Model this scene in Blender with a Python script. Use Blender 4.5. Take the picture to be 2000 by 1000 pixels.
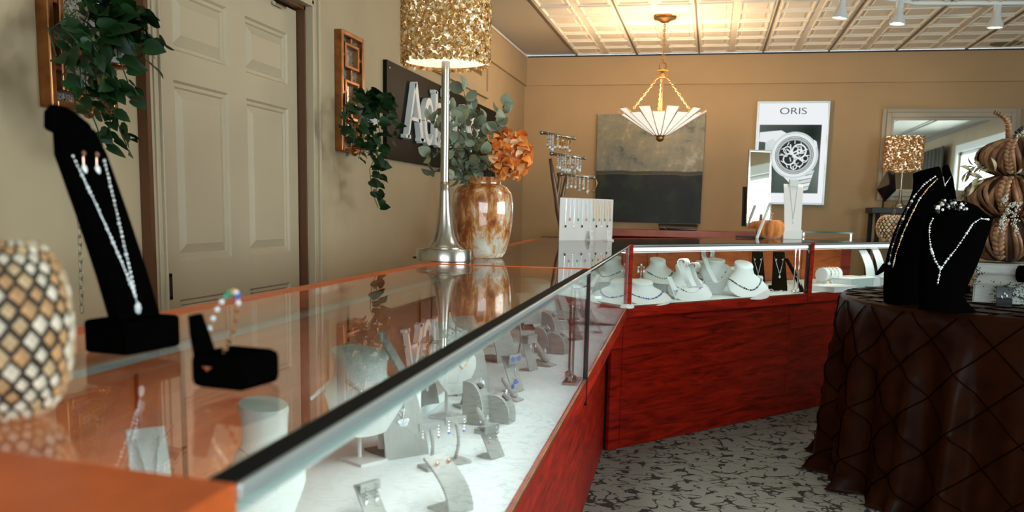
import bpy, bmesh, math, random
from mathutils import Vector, Matrix, Euler
rnd = random.Random(7)
PI = math.pi
sc = bpy.context.scene
for o in list(bpy.data.objects):
    bpy.data.objects.remove(o, do_unlink=True)

# ------------------------------------------------------------------ camera
YAW, PITCH, ROLL = -0.210981, 0.141137, 0.019952
FPX, PCY, CAMZ = 1776.68, 666.0, 1.22
_fw = Vector((math.sin(YAW)*math.cos(PITCH), math.cos(YAW)*math.cos(PITCH), -math.sin(PITCH)))
_rt = Vector((math.cos(YAW), -math.sin(YAW), 0))
_up = _rt.cross(_fw)
RT = _rt*math.cos(ROLL) + _up*math.sin(ROLL)
UP = -_rt*math.sin(ROLL) + _up*math.cos(ROLL)
FW = _fw
CAM = Vector((0, 0, CAMZ))
cd = bpy.data.cameras.new('camera')
cam = bpy.data.objects.new('camera', cd)
sc.collection.objects.link(cam)
cd.sensor_width = 36
cd.lens = FPX/2000*36
cd.shift_y = 166/2000
cd.clip_start = 0.02
cd.dof.use_dof = True
cd.dof.focus_distance = 3.2
cd.dof.aperture_fstop = 6.3
cam.matrix_world = Matrix(((RT.x, UP.x, -FW.x, 0), (RT.y, UP.y, -FW.y, 0), (RT.z, UP.z, -FW.z, CAMZ), (0, 0, 0, 1)))
sc.camera = cam

def ray(x, y):
    return FW + RT*((x-1000)/FPX) - UP*((y-PCY)/FPX)
def atz(x, y, z):
    d = ray(x, y); return CAM + d*((z-CAMZ)/d.z)
def aty(x, y, Y):
    d = ray(x, y); return CAM + d*(Y/d.y)
def atx(x, y, X):
    d = ray(x, y); return CAM + d*(X/d.x)
def dep(p):
    return (Vector(p)-CAM).dot(FW)

# ------------------------------------------------------------------ world, lights, exposure
sc.view_settings.view_transform = 'Standard'
sc.view_settings.look = 'None'
sc.view_settings.exposure = 0.0
sc.view_settings.gamma = 1
w = bpy.data.worlds.new('world'); sc.world = w; w.use_nodes = True
bg = w.node_tree.nodes['Background']
bg.inputs[0].default_value = (0.78, 0.88, 1.0, 1)
bg.inputs[1].default_value = 3.0

def light(kind, name, loc, energy, color, size=None, sizey=None, rot=None, target=None, spot=None, blend=.5):
    l = bpy.data.lights.new(name, kind)
    l.energy = energy; l.color = color
    if kind == 'AREA':
        l.shape = 'RECTANGLE'; l.size = size; l.size_y = sizey or size
    elif size is not None:
        l.shadow_soft_size = size
    if kind == 'SPOT':
        l.spot_size = spot; l.spot_blend = blend
    o = bpy.data.objects.new(name, l); sc.collection.objects.link(o)
    o.location = loc
    if target is not None:
        o.rotation_euler = (Vector(target)-Vector(loc)).to_track_quat('-Z', 'Y').to_euler()
    elif rot is not None:
        o.rotation_euler = rot
    return o
# daylight through the windows of the right and front walls (lamps stand just outside the panes)
DAY = (0.80, 0.92, 1.0)
light('AREA', 'daylight_side', (4.25, 2.6, 1.6), 190, DAY, 3.2, 1.5, target=(0, 2.6, 1.3))
light('AREA', 'daylight_front', (1.2, -2.95, 1.7), 165, DAY, 3.6, 1.7, target=(1.0, 3.0, 1.0))

# ------------------------------------------------------------------ materials
def nt(name):
    m = bpy.data.materials.new(name); m.use_nodes = True
    t = m.node_tree; b = t.nodes['Principled BSDF']
    return m, t, b
def mat(name, col, rough=.5, metal=0, noise=None, var=.15, bump=0, scale=40, spec=None, emit=None, estr=0, coat=0, sheen=0, trans=0, stretch=None):
    m, t, b = nt(name)
    b.inputs['Base Color'].default_value = (*col, 1)
    b.inputs['Roughness'].default_value = rough
    b.inputs['Metallic'].default_value = metal
    if spec is not None: b.inputs['Specular IOR Level'].default_value = spec
    if coat: b.inputs['Coat Weight'].default_value = coat
    if sheen: b.inputs['Sheen Weight'].default_value = sheen
    if trans: b.inputs['Transmission Weight'].default_value = trans
    if emit:
        b.inputs['Emission Color'].default_value = (*emit, 1); b.inputs['Emission Strength'].default_value = estr
    if noise or bump:
        tc = t.nodes.new('ShaderNodeTexCoord'); n = t.nodes.new('ShaderNodeTexNoise')
        n.inputs['Scale'].default_value = noise or scale; n.inputs['Detail'].default_value = 5
        src = tc.outputs['Object']
        if stretch:
            mp = t.nodes.new('ShaderNodeMapping'); mp.inputs['Scale'].default_value = stretch
            t.links.new(src, mp.inputs['Vector']); src = mp.outputs[0]
        t.links.new(src, n.inputs['Vector'])
        if noise:
            cr = t.nodes.new('ShaderNodeValToRGB')
            cr.color_ramp.elements[0].position = .3; cr.color_ramp.elements[1].position = .7
            cr.color_ramp.elements[0].color = (*[c*(1-var) for c in col], 1)
            cr.color_ramp.elements[1].color = (*[min(1, c*(1+var)) for c in col], 1)
            t.links.new(n.outputs['Fac'], cr.inputs['Fac']); t.links.new(cr.outputs[0], b.inputs['Base Color'])
        if bump:
            bp = t.nodes.new('ShaderNodeBump'); bp.inputs['Strength'].default_value = bump; bp.inputs['Distance'].default_value = .01
            t.links.new(n.outputs['Fac'], bp.inputs['Height']); t.links.new(bp.outputs[0], b.inputs['Normal'])
    return m
def wood(name, c1, c2, sc_=(1.2, 14, 14), rough=.3, coat=.3, dist=2.0):
    m, t, b = nt(name)
    tc = t.nodes.new('ShaderNodeTexCoord'); mp = t.nodes.new('ShaderNodeMapping')
    mp.inputs['Scale'].default_value = sc_
    n = t.nodes.new('ShaderNodeTexNoise'); n.inputs['Scale'].default_value = 2.2; n.inputs['Detail'].default_value = 7; n.inputs['Distortion'].default_value = dist
    n2 = t.nodes.new('ShaderNodeTexNoise'); n2.inputs['Scale'].default_value = 16; n2.inputs['Detail'].default_value = 4
    ad = t.nodes.new('ShaderNodeMath'); ad.operation = 'MULTIPLY_ADD'; ad.inputs[1].default_value = .35
    cr = t.nodes.new('ShaderNodeValToRGB')
    cr.color_ramp.elements[0].position = .45; cr.color_ramp.elements[1].position = .85
    cr.color_ramp.elements[0].color = (*c1, 1); cr.color_ramp.elements[1].color = (*c2, 1)
    t.links.new(tc.outputs['Object'], mp.inputs['Vector']); t.links.new(mp.outputs[0], n.inputs['Vector']); t.links.new(mp.outputs[0], n2.inputs['Vector'])
    t.links.new(n2.outputs['Fac'], ad.inputs[0]); t.links.new(n.outputs['Fac'], ad.inputs[2])
    t.links.new(ad.outputs[0], cr.inputs['Fac']); t.links.new(cr.outputs[0], b.inputs['Base Color'])
    b.inputs['Roughness'].default_value = rough; b.inputs['Coat Weight'].default_value = coat; b.inputs['Coat Roughness'].default_value = .15; b.inputs['Specular IOR Level'].default_value = .28
    return m
def glass(name, tint=(.95, .985, .97), ior=1.5, rough=0.0):
    # thin clear pane: transmits straight through, mirrors by Fresnel
    m = bpy.data.materials.new(name); m.use_nodes = True; t = m.node_tree
    t.nodes.clear()
    out = t.nodes.new('ShaderNodeOutputMaterial'); mx = t.nodes.new('ShaderNodeMixShader')
    tr = t.nodes.new('ShaderNodeBsdfTransparent'); gl = t.nodes.new('ShaderNodeBsdfGlossy'); lw = t.nodes.new('ShaderNodeLayerWeight'); fr = t.nodes.new('ShaderNodeMath'); fr.operation = 'POWER'; ma = t.nodes.new('ShaderNodeMath'); ma.operation = 'MULTIPLY_ADD'
    tr.inputs[0].default_value = (*tint, 1); gl.inputs['Roughness'].default_value = rough; lw.inputs['Blend'].default_value = .5
    f0 = ((ior-1)/(ior+1))**2; fr.inputs[1].default_value = 5; ma.inputs[1].default_value = 1-f0; ma.inputs[2].default_value = f0
    t.links.new(lw.outputs['Facing'], fr.inputs[0]); t.links.new(fr.outputs[0], ma.inputs[0]); t.links.new(ma.outputs[0], mx.inputs[0]); t.links.new(tr.outputs[0], mx.inputs[1]); t.links.new(gl.outputs[0], mx.inputs[2]); t.links.new(mx.outputs[0], out.inputs[0])
    return m
def emis(name, col, s):
    m = bpy.data.materials.new(name); m.use_nodes = True; t = m.node_tree; t.nodes.clear()
    out = t.nodes.new('ShaderNodeOutputMaterial'); e = t.nodes.new('ShaderNodeEmission')
    e.inputs[0].default_value = (*col, 1); e.inputs[1].default_value = s
    t.links.new(e.outputs[0], out.inputs[0]); return m
M = {}
M['wall'] = mat('wall_paint', (.44, .335, .205), .75, noise=3, var=.04, bump=.03, spec=.3)
M['wall2'] = mat('wall_paint_tan', (.50, .35, .195), .8, noise=3, var=.04, bump=.03, spec=.3)
M['door'] = mat('door_paint', (.44, .35, .23), .5, noise=4, var=.03)
M['cherry'] = wood('red_cherry_wood', (.12, .0022, .0008), (.48, .016, .003), (1.0, 1.0, 9), .42, .0)
M['orange'] = wood('orange_cherry_wood', (.50, .075, .010), (.70, .135, .022), (3, 3, 14), .38, .0, 1.0)
M['inner'] = wood('inner_cherry_wood', (.42, .075, .020), (.66, .165, .045), (2, 1, 10), .35, .2, 1.0)
M['ledge'] = mat('rosy_wood', (.42, .13, .09), .35, noise=8, var=.15)
M['black'] = mat('black_velvet', (.0012, .0011, .0010), 1.0, spec=0)
M['blackgloss'] = mat('black_gloss', (.006, .006, .007), .12)
M['blackmat'] = mat('black_metal', (.012, .011, .010), .45)
M['deck'] = mat('white_deck_cloth', (.80, .82, .81), .8, noise=18, var=.015)
M['white'] = mat('white_leatherette', (.80, .80, .78), .5)
M['grey'] = mat('grey_leatherette', (.36, .35, .32), .5, noise=200, var=.04)
M['pale'] = mat('pale_grey_leatherette', (.66, .66, .63), .5, noise=200, var=.03)
M['greybase'] = mat('dark_grey_leatherette', (.20, .19, .175), .45)
M['chrome'] = mat('polished_chrome', (.80, .79, .77), .12, 1)
M['nickel'] = mat('brushed_nickel', (.40, .36, .31), .26, 1, noise=60, var=.08, stretch=(1, 1, .02))
M['alu'] = mat('aluminium', (.62, .66, .65), .35, .7)
M['silver'] = mat('silver', (.85, .85, .86), .18, 1)
M['steel'] = mat('steel_beads', (.22, .23, .24), .3, 1)
M['gold'] = mat('gold', (.85, .50, .16), .22, 1)
M['rosegold'] = mat('rose_gold', (.80, .42, .30), .25, 1)
M['bronze'] = mat('antique_bronze', (.33, .13, .045), .3, .9, noise=20, var=.3)
M['brass'] = mat('antique_brass', (.45, .26, .10), .35, .9, noise=25, var=.2)
M['glass'] = glass('showcase_glass')
M['glassedge'] = mat('green_glass_edge', (.10, .24, .20), .1)
M['led'] = emis('led_strip', (.93, .98, 1.0), 9)
M['crystal'] = mat('crystal', (.92, .94, .97), .04, .3, spec=1)
M['blue'] = mat('blue_stone', (.05, .12, .55), .1, 0, spec=.9)
M['green'] = mat('green_stone', (.03, .35, .22), .1, 0, spec=.9)
M['pink'] = mat('pink_stone', (.70, .25, .20), .15, 0, spec=.9)
M['red'] = mat('red_stone', (.60, .03, .03), .15, 0, spec=.9)
M['amber'] = mat('amber_stone', (.75, .30, .03), .15, 0, spec=.9)
M['pearl'] = mat('pearl', (.88, .86, .83), .2, 0, coat=.5)
M['leaf'] = mat('dark_green_leaf', (.008, .032, .006), .5, noise=14, var=.6, spec=.3)
M['stem'] = mat('green_stem', (.02, .05, .015), .5)
M['euc'] = mat('pale_eucalyptus_leaf', (.17, .185, .115), .55, noise=30, var=.3)
M['euc2'] = mat('olive_eucalyptus_leaf', (.12, .105, .035), .55, noise=30, var=.3)
M['twig'] = mat('brown_twig', (.06, .04, .02), .7)
M['paper'] = mat('white_paper', (.82, .82, .80), .7)

# ------------------------------------------------------------------ mesh building
class MB:
    def __init__(s): s.v = []; s.f = []; s.mi = []; s.cur = 0
    def add(s, vs, fs):
        n = len(s.v); s.v += [tuple(v) for v in vs]; s.f += [tuple(i+n for i in f) for f in fs]; s.mi += [s.cur]*len(fs); return s
    def box(s, c, d, rot=None):
        hx, hy, hz = d[0]/2, d[1]/2, d[2]/2
        vs = [Vector((sx*hx, sy*hy, sz*hz)) for sz in (-1, 1) for sy in (-1, 1) for sx in (-1, 1)]
        if rot is not None:
            R = rot if isinstance(rot, Matrix) else Euler(rot).to_matrix()
            vs = [R @ v for v in vs]
        return s.add([v+Vector(c) for v in vs], [(0, 2, 3, 1), (4, 5, 7, 6), (0, 1, 5, 4), (2, 6, 7, 3), (0, 4, 6, 2), (1, 3, 7, 5)])
    def prism(s, poly, z0, z1):
        n = len(poly)
        a = sum(poly[i][0]*poly[(i+1) % n][1]-poly[(i+1) % n][0]*poly[i][1] for i in range(n))
        if a < 0: poly = poly[::-1]
        vs = [(p[0], p[1], z0) for p in poly]+[(p[0], p[1], z1) for p in poly]
        return s.add(vs, [tuple(range(n-1, -1, -1)), tuple(range(n, 2*n))]+[(i, (i+1) % n, n+(i+1) % n, n+i) for i in range(n)])
    def tube(s, pts, r, n=8, cap=True, closed=False):
        pts = [Vector(p) for p in pts]; k = len(pts); rs = r if isinstance(r, (list, tuple)) else [r]*k
        vs = []; up = None
        for i, p in enumerate(pts):
            if closed: d = pts[(i+1) % k]-pts[i-1]
            else: d = pts[min(i+1, k-1)]-pts[max(i-1, 0)]
            if d.length < 1e-9: d = Vector((0, 0, 1))
            d.normalize()
            if up is None: up = Vector((0, 0, 1)) if abs(d.z) < .9 else Vector((1, 0, 0))
            a = d.cross(up)
            if a.length < 1e-4: a = d.orthogonal()
            a.normalize(); b = a.cross(d).normalized(); up = b
            vs += [p+(a*math.cos(2*PI*j/n)+b*math.sin(2*PI*j/n))*rs[i] for j in range(n)]
        fs = []
        for i in range(k if closed else k-1):
            i2 = (i+1) % k
            fs += [(i*n+j, i*n+(j+1) % n, i2*n+(j+1) % n, i2*n+j) for j in range(n)]
        if cap and not closed: fs += [tuple(range(n-1, -1, -1)), tuple((k-1)*n+j for j in range(n))]
        return s.add(vs, fs)
    def lathe(s, prof, n=24, c=(0, 0, 0), M_=None):
        vs = []; c = Vector(c)
        for (r, z) in prof:
            for j in range(n):
                v = Vector((r*math.cos(2*PI*j/n), r*math.sin(2*PI*j/n), z))
                if M_ is not None: v = M_ @ v
                vs.append(v+c)
        k = len(prof); fs = []
        for i in range(k-1):
            fs += [(i*n+j, i*n+(j+1) % n, (i+1)*n+(j+1) % n, (i+1)*n+j) for j in range(n)]
        if prof[0][0] > 1e-6: fs.append(tuple(range(n-1, -1, -1)))
        if prof[-1][0] > 1e-6: fs.append(tuple((k-1)*n+j for j in range(n)))
        return s.add(vs, fs)
    def ball(s, c, r, n=8, m=5, sq=(1, 1, 1)):
        prof = [(max(1e-7, math.sin(PI*i/m)), -math.cos(PI*i/m)) for i in range(m+1)]
        vs = []; c = Vector(c)
        for (rr, z) in prof:
            for j in range(n): vs.append(c+Vector((rr*r*sq[0]*math.cos(2*PI*j/n), rr*r*sq[1]*math.sin(2*PI*j/n), z*r*sq[2])))
        return s.add(vs, [(i*n+j, i*n+(j+1) % n, (i+1)*n+(j+1) % n, (i+1)*n+j) for i in range(m) for j in range(n)])
    def loft(s, rings, cap=True):
        n = len(rings[0]); vs = [v for r in rings for v in r]
        fs = [(i*n+j, i*n+(j+1) % n, (i+1)*n+(j+1) % n, (i+1)*n+j) for i in range(len(rings)-1) for j in range(n)]
        if cap: fs += [tuple(range(n-1, -1, -1)), tuple((len(rings)-1)*n+j for j in range(n))]
        return s.add(vs, fs)
    def sheet(s, grid, th=0.003):
        # a curved board: grid[i][j] points, given a thickness
        k = len(grid); n = len(grid[0])
        g = [[Vector(p) for p in r] for r in grid]
        off = []
        for i in range(k):
            row = []
            for j in range(n):
                du = g[min(i+1, k-1)][j]-g[max(i-1, 0)][j]; dv = g[i][min(j+1, n-1)]-g[i][max(j-1, 0)]
                nn = du.cross(dv); nn = nn.normalized() if nn.length > 1e-12 else Vector((0, 0, 1)); row.append(nn)
            off.append(row)
        vs = [g[i][j]+off[i][j]*th/2 for i in range(k) for j in range(n)]+[g[i][j]-off[i][j]*th/2 for i in range(k) for j in range(n)]
        N = k*n; fs = []
        for i in range(k-1):
            for j in range(n-1):
                a, b, c, d = i*n+j, i*n+j+1, (i+1)*n+j+1, (i+1)*n+j
                fs += [(a, d, c, b), (N+a, N+b, N+c, N+d)]
        for j in range(n-1):
            fs += [(j, j+1, N+j+1, N+j), ((k-1)*n+j+1, (k-1)*n+j, N+(k-1)*n+j, N+(k-1)*n+j+1)]
        for i in range(k-1):
            fs += [((i+1)*n, i*n, N+i*n, N+(i+1)*n), (i*n+n-1, (i+1)*n+n-1, N+(i+1)*n+n-1, N+i*n+n-1)]
        return s.add(vs, fs)
    def mesh(s, name, mats, smooth=False):
        me = bpy.data.meshes.new(name); me.from_pydata(s.v, [], s.f)
        for m in (mats if isinstance(mats, (list, tuple)) else [mats]): me.materials.append(m)
        me.polygons.foreach_set('material_index', s.mi)
        if smooth:
            me.polygons.foreach_set('use_smooth', [True]*len(s.f))
        me.update(); return me
    def build(s, name, mats, parent=None, smooth=False, bevel=0, auto=None, subd=0):
        me = s.mesh(name, mats, smooth)
        o = bpy.data.objects.new(name, me); sc.collection.objects.link(o)
        if parent is not None: o.parent = parent
        if bevel:
            b = o.modifiers.new('bevel', 'BEVEL'); b.width = bevel; b.segments = 2; b.limit_method = 'ANGLE'
        if subd:
            b = o.modifiers.new('sub', 'SUBSURF'); b.levels = subd; b.render_levels = subd
        if auto is not None and smooth:
            me.set_sharp_from_angle(angle=auto)
        return o
def tag(o, label, cat, group=None, kind=None):
    if label: o['label'] = label
    if cat: o['category'] = cat
    if group: o['group'] = group
    if kind: o['kind'] = kind
    return o
def thing(name, label, cat, loc=(0, 0, 0), rotz=0, group=None, scale=None):
    o = bpy.data.objects.new(name, None); sc.collection.objects.link(o); o.empty_display_size = .02
    o.location = loc; o.rotation_euler = (0, 0, rotz)
    if scale: o.scale = scale
    return tag(o, label, cat, group)
def struct(name, mb, m, parent=None, **k):
    o = mb.build(name, m, parent, **k)
    if parent is None: o['kind'] = 'structure'
    return o
def link(name, me, parent=None, mtx=None):
    o = bpy.data.objects.new(name, me); sc.collection.objects.link(o)
    if parent is not None: o.parent = parent
    if mtx is not None: o.matrix_local = mtx
    return o
def B(c, d, rot=None): return MB().box(c, d, rot)
ORD = ['first', 'second', 'third', 'fourth', 'fifth', 'sixth', 'seventh', 'eighth', 'ninth', 'tenth', 'eleventh', 'twelfth', 'thirteenth', 'fourteenth']
def short(s):
    s = s.split(',')[0]
    if len(s.split()) > 8:
        for c in (' before ', ' nearer ', ' beside ', ' near ', ' behind ', ' over ', ' by ', ' of '):
            if c in s and len(s.split(c)[0].split()) > 2: s = s.split(c)[0]; break
    return s
def lerp(a, b, t): return a+(b-a)*t
# ------------------------------------------------------------------ room
WX, BY, CZ, RX, FY = -1.83, 8.9, 2.706, 4.0, -2.6
# carpet: grey pile printed with dark twigs
def carpet():
    m, t, b = nt('twig_carpet')
    N = t.nodes; L = t.links
    tc = N.new('ShaderNodeTexCoord')
    no = N.new('ShaderNodeTexNoise'); no.inputs['Scale'].default_value = 5.5; no.inputs['Detail'].default_value = 2
    mx = N.new('ShaderNodeMixRGB'); mx.blend_type = 'LINEAR_LIGHT'; mx.inputs[0].default_value = .26
    L.new(tc.outputs['Object'], no.inputs['Vector']); L.new(tc.outputs['Object'], mx.inputs[1]); L.new(no.outputs['Color'], mx.inputs[2])
    v = N.new('ShaderNodeTexVoronoi'); v.feature = 'DISTANCE_TO_EDGE'; v.inputs['Scale'].default_value = 7.2
    mp = N.new('ShaderNodeMapping'); mp.inputs['Rotation'].default_value = (0, 0, .5); mp.inputs['Scale'].default_value = (.75, 1.35, 1)
    L.new(mx.outputs[0], mp.inputs['Vector']); L.new(mp.outputs[0], v.inputs['Vector'])
    n2 = N.new('ShaderNodeTexNoise'); n2.inputs['Scale'].default_value = 13; n2.inputs['Detail'].default_value = 2
    L.new(tc.outputs['Object'], n2.inputs['Vector'])
    sb = N.new('ShaderNodeMath'); sb.operation = 'MULTIPLY_ADD'; sb.inputs[1].default_value = .34; sb.inputs[2].default_value = -.138
    L.new(n2.outputs['Fac'], sb.inputs[0])
    lt = N.new('ShaderNodeMath'); lt.operation = 'SUBTRACT'; L.new(v.outputs['Distance'], lt.inputs[0]); L.new(sb.outputs[0], lt.inputs[1])
    cr = N.new('ShaderNodeValToRGB'); cr.color_ramp.elements[0].position = .0; cr.color_ramp.elements[1].position = .02
    cr.color_ramp.elements[0].color = (.030, .020, .014, 1); cr.color_ramp.elements[1].color = (.27, .25, .205, 1)
    L.new(lt.outputs[0], cr.inputs['Fac'])
    n3 = N.new('ShaderNodeTexNoise'); n3.inputs['Scale'].default_value = 260; L.new(tc.outputs['Object'], n3.inputs['Vector'])
    mu = N.new('ShaderNodeMixRGB'); mu.blend_type = 'MULTIPLY'; mu.inputs[0].default_value = .8
    c3 = N.new('ShaderNodeValToRGB'); c3.color_ramp.elements[0].position = .35; c3.color_ramp.elements[1].position = .65
    c3.color_ramp.elements[0].color = (.45, .45, .45, 1); c3.color_ramp.elements[1].color = (1.5, 1.5, 1.5, 1)
    L.new(n3.outputs['Fac'], c3.inputs['Fac']); L.new(cr.outputs[0], mu.inputs[1]); L.new(c3.outputs[0], mu.inputs[2])
    L.new(mu.outputs[0], b.inputs['Base Color']); b.inputs['Roughness'].default_value = .95
    bp = N.new('ShaderNodeBump'); bp.inputs['Strength'].default_value = .4; bp.inputs['Distance'].default_value = .004
    L.new(n3.outputs['Fac'], bp.inputs['Height']); L.new(bp.outputs[0], b.inputs['Normal'])
    return m
M['carpet'] = carpet()
struct('floor', B(((WX+RX)/2, (BY+FY)/2, -.05), (RX-WX+.4, BY-FY+.4, .1)), M['carpet'])
# left wall with its door opening
DX0, DX1, DZ = 2.79, 3.965, 2.115       # opening between casings (y range), head height
mb = MB()
mb.box((WX-.07, (FY+DX0)/2, CZ/2), (.14, DX0-FY, CZ))
mb.box((WX-.07, (DX1+BY+.1)/2, CZ/2), (.14, BY+.1-DX1, CZ))
mb.box((WX-.07, (DX0+DX1)/2, (DZ+CZ)/2), (.14, DX1-DX0, CZ-DZ))
struct('wall_left', mb, M['wall'])
struct('wall_back', B(((WX+RX)/2, BY+.07, CZ/2), (RX-WX, .14, CZ)), M['wall2'])
# right wall with window, front wall with shop window
def holed(axis, at, a0, a1, holes, z0h, z1h, th, inner):
    mb = MB(); xs = [a0]+[v for h in holes for v in h]+[a1]
    for i in range(len(xs)-1):
        solid = i % 2 == 0
        for (za, zb) in ([(0, CZ)] if solid else [(0, z0h), (z1h, CZ)]):
            if axis == 'x': mb.box((at, (xs[i]+xs[i+1])/2, (za+zb)/2), (th, xs[i+1]-xs[i], zb-za))
            else: mb.box(((xs[i]+xs[i+1])/2, at, (za+zb)/2), (xs[i+1]-xs[i], th, zb-za))
    return mb
struct('wall_right', holed('x', RX+.07, FY, BY, [(1.0, 4.2)], .85, 2.35, .14, 0), M['wall'])
struct('wall_front', holed('y', FY-.07, WX, RX, [(-.6, 3.0)], .80, 2.45, .14, 0), M['wall'])
M['frame'] = mat('white_window_frame', (.78, .80, .78), .4)
def windowf(name, axis, at, a0, a1, z0, z1, n):
    mb = MB()
    def bx(a, b, za, zb, d=.07):
        if axis == 'x': mb.box((at, (a+b)/2, (za+zb)/2), (d, b-a, zb-za))
        else: mb.box(((a+b)/2, at, (za+zb)/2), (b-a, d, zb-za))
    bx(a0, a1, z0, z0+.06); bx(a0, a1, z1-.06, z1)
    for i in range(n+1):
        x = lerp(a0+.025, a1-.025, i/n); bx(x-.025, x+.025, z0, z1)
    o = struct(name, mb, M['frame'])
    mb = MB(); bxs = []
    if axis == 'x': mb.box((at, (a0+a1)/2, (z0+z1)/2), (.006, a1-a0-.06, z1-z0-.08))
    else: mb.box(((a0+a1)/2, at, (z0+z1)/2), (a1-a0-.06, .006, z1-z0-.08))
    mb.build('pane', M['glass'], o)
    return o
windowf('window_1', 'x', RX+.07, 1.0, 4.2, .85, 2.35, 3)
windowf('window_2', 'y', FY-.07, -.6, 3.0, .80, 2.45, 3)
# wide painted casing around the side window, seen in the wall mirror
mb = MB()
for a, b, za, zb in ((.88, 1.0, .73, 2.47), (4.2, 4.32, .73, 2.47), (1.0, 4.2, 2.35, 2.47), (1.0, 4.2, .73, .85)):
    mb.box((RX-.012, (a+b)/2, (za+zb)/2), (.024, b-a, zb-za))
struct('trim_1', mb, M['frame'])
# curtain hanging beside the window
mb = MB(); g = []
for i in range(41):
    y = -1.6+i*.05; x = RX-.10+.03*math.sin(i*1.1)
    g.append([(x, y, .1), (x, y, 1.2), (x, y, 2.5)])
mb.sheet(g, .004)
cu = mb.build('curtain', mat('grey_curtain', (.13, .12, .10), .8), None, smooth=True)
tag(cu, 'grey pleated curtain hanging beside the side window, seen in the wall mirror', 'curtain')

# ceiling: moulded tiles, each with four coffers, 2 ft square, hung from a grid
CELL = .2862*1.0
struct('ceiling', B(((WX+RX)/2, (BY+FY)/2, CZ+.06), (RX-WX+.3, BY-FY+.3, .06)), mat('ceiling_board', (.5, .46, .38), .8))
ceil_root = bpy.data.objects['ceiling']
M['tile'] = mat('moulded_ceiling_tile', (.88, .83, .72), .55, noise=6, var=.05)
T = CELL*2; cy = .335
mb = MB()
def coffer(mb, x0, x1, y0, y1, e=.012, lipw=.028, rise=.016):
    # flat border, sloped side, raised frame bead and inner field
    o = [(x0, y0), (x1, y0), (x1, y1), (x0, y1)]
    def ins(k): return [(x0+k, y0+k), (x1-k, y0+k), (x1-k, y1-k), (x0+k, y1-k)]
    rings = [(o, 0), (ins(.024), 0), (ins(.028), -.009), (ins(.038), -.009), (ins(.048), .003), (ins(.066), .003), (ins(.070), -.003)]
    vs = [(p[0], p[1], z) for r, z in rings for p in r]
    fs = [(i*4+j, (i+1)*4+j, (i+1)*4+(j+1) % 4, i*4+(j+1) % 4) for i in range(len(rings)-1) for j in range(4)]
    k = (len(rings)-1)*4; fs.append((k, k+3, k+2, k+1))
    mb.add(vs, fs)
for a in range(2):
    for c in range(2):
        coffer(mb, a*CELL, (a+1)*CELL, c*cy, (c+1)*cy)
tile_me = mb.mesh('ceiling_tile', M['tile'])
# phase of the grid taken from the seams along the back wall
X0 = .0302; xs0 = X0-CELL*8
nx = 0
for i in range(-4, 7):
    for j in range(0, 12):
        x = .9617+i*T; y = BY-.10-(j+1)*2*cy
        if x+T < WX or x > RX or y < FY+.3: continue
        if j > 7 and (x > 2.6): continue
        o = link('ceiling_tile', tile_me, ceil_root, Matrix.Translation((x, y, CZ)))
# dark grid bars in the seams of the tiles
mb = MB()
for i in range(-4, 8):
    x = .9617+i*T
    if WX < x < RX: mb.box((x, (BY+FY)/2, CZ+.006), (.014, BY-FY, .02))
mb.build('grid_bar', mat('ceiling_grid_dark', (.16, .14, .11), .6), ceil_root)
# crown strip along the left wall / dark gap at the back wall
struct('trim_2', B((WX+.012, (BY+FY)/2, CZ-.008), (.024, BY-FY, .022)), M['tile'])
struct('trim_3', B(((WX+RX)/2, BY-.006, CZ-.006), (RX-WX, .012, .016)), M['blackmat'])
# picture rail: upper part of both walls stands 1 cm proud
zt = aty(1024, 171, BY).z
struct('trim_4', B((WX+.012, (7.36+BY)/2, (zt+CZ)/2), (.024, BY-7.36, CZ-zt-.03)), M['wall'])
struct('trim_5', B(((WX+RX)/2, BY-.014, (zt+CZ)/2), (RX-WX, .028, CZ-zt-.03)), M['wall2'])
# box frame moulding over the sign
y0, y1, z0, z1 = 5.265, 7.36, 2.12, 2.62
mb = MB()
for a, b, za, zb in ((y0, y0+.05, z0, z1), (y1-.05, y1, z0, z1), (y0+.05, y1-.05, z0, z0+.05), (y0+.05, y1-.05, z1-.05, z1)):
    mb.box((WX+.014, (a+b)/2, (za+zb)/2), (.028, b-a, zb-za))
struct('trim_6', mb, M['wall'], bevel=.004)
mb = MB()
for a, b, za, zb in ((y0+.05, y0+.20, z0+.05, z1-.05), (y1-.20, y1-.05, z0+.05, z1-.05), (y0+.2, y1-.2, z0+.05, z0+.15), (y0+.2, y1-.2, z1-.12, z1-.05)):
    mb.box((WX+.006, (a+b)/2, (za+zb)/2), (.012, b-a, zb-za))
struct('trim_7', mb, M['wall'])
struct('trim_8', B((WX+.003, (y0+y1)/2, (z0+z1)/2), (.004, y1-y0-.4, z1-z0-.27)), mat('brown_recess', (.16, .085, .035), .7))
mbb = MB().box((RX-.01, (BY+4.4)/2, .05), (.02, BY-4.4, .1))
struct('baseboard_right', mbb, M['frame'])
struct('baseboard_left', MB().box((WX+.008, (DX1+.14+BY)/2, .06), (.016, BY-DX1-.14, .12)), M['door'])

# ---- six-panel door in the left wall
M['jamb'] = mat('brown_door_jamb', (.10, .035, .010), .5)
def casing(mb, a, b, za, zb):
    mb.box((WX+.009, (a+b)/2, (za+zb)/2), (.018, b-a, zb-za))
door = thing('door_1', None, None, (WX, 0, 0)); door['kind'] = 'structure'
mb = MB()
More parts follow.
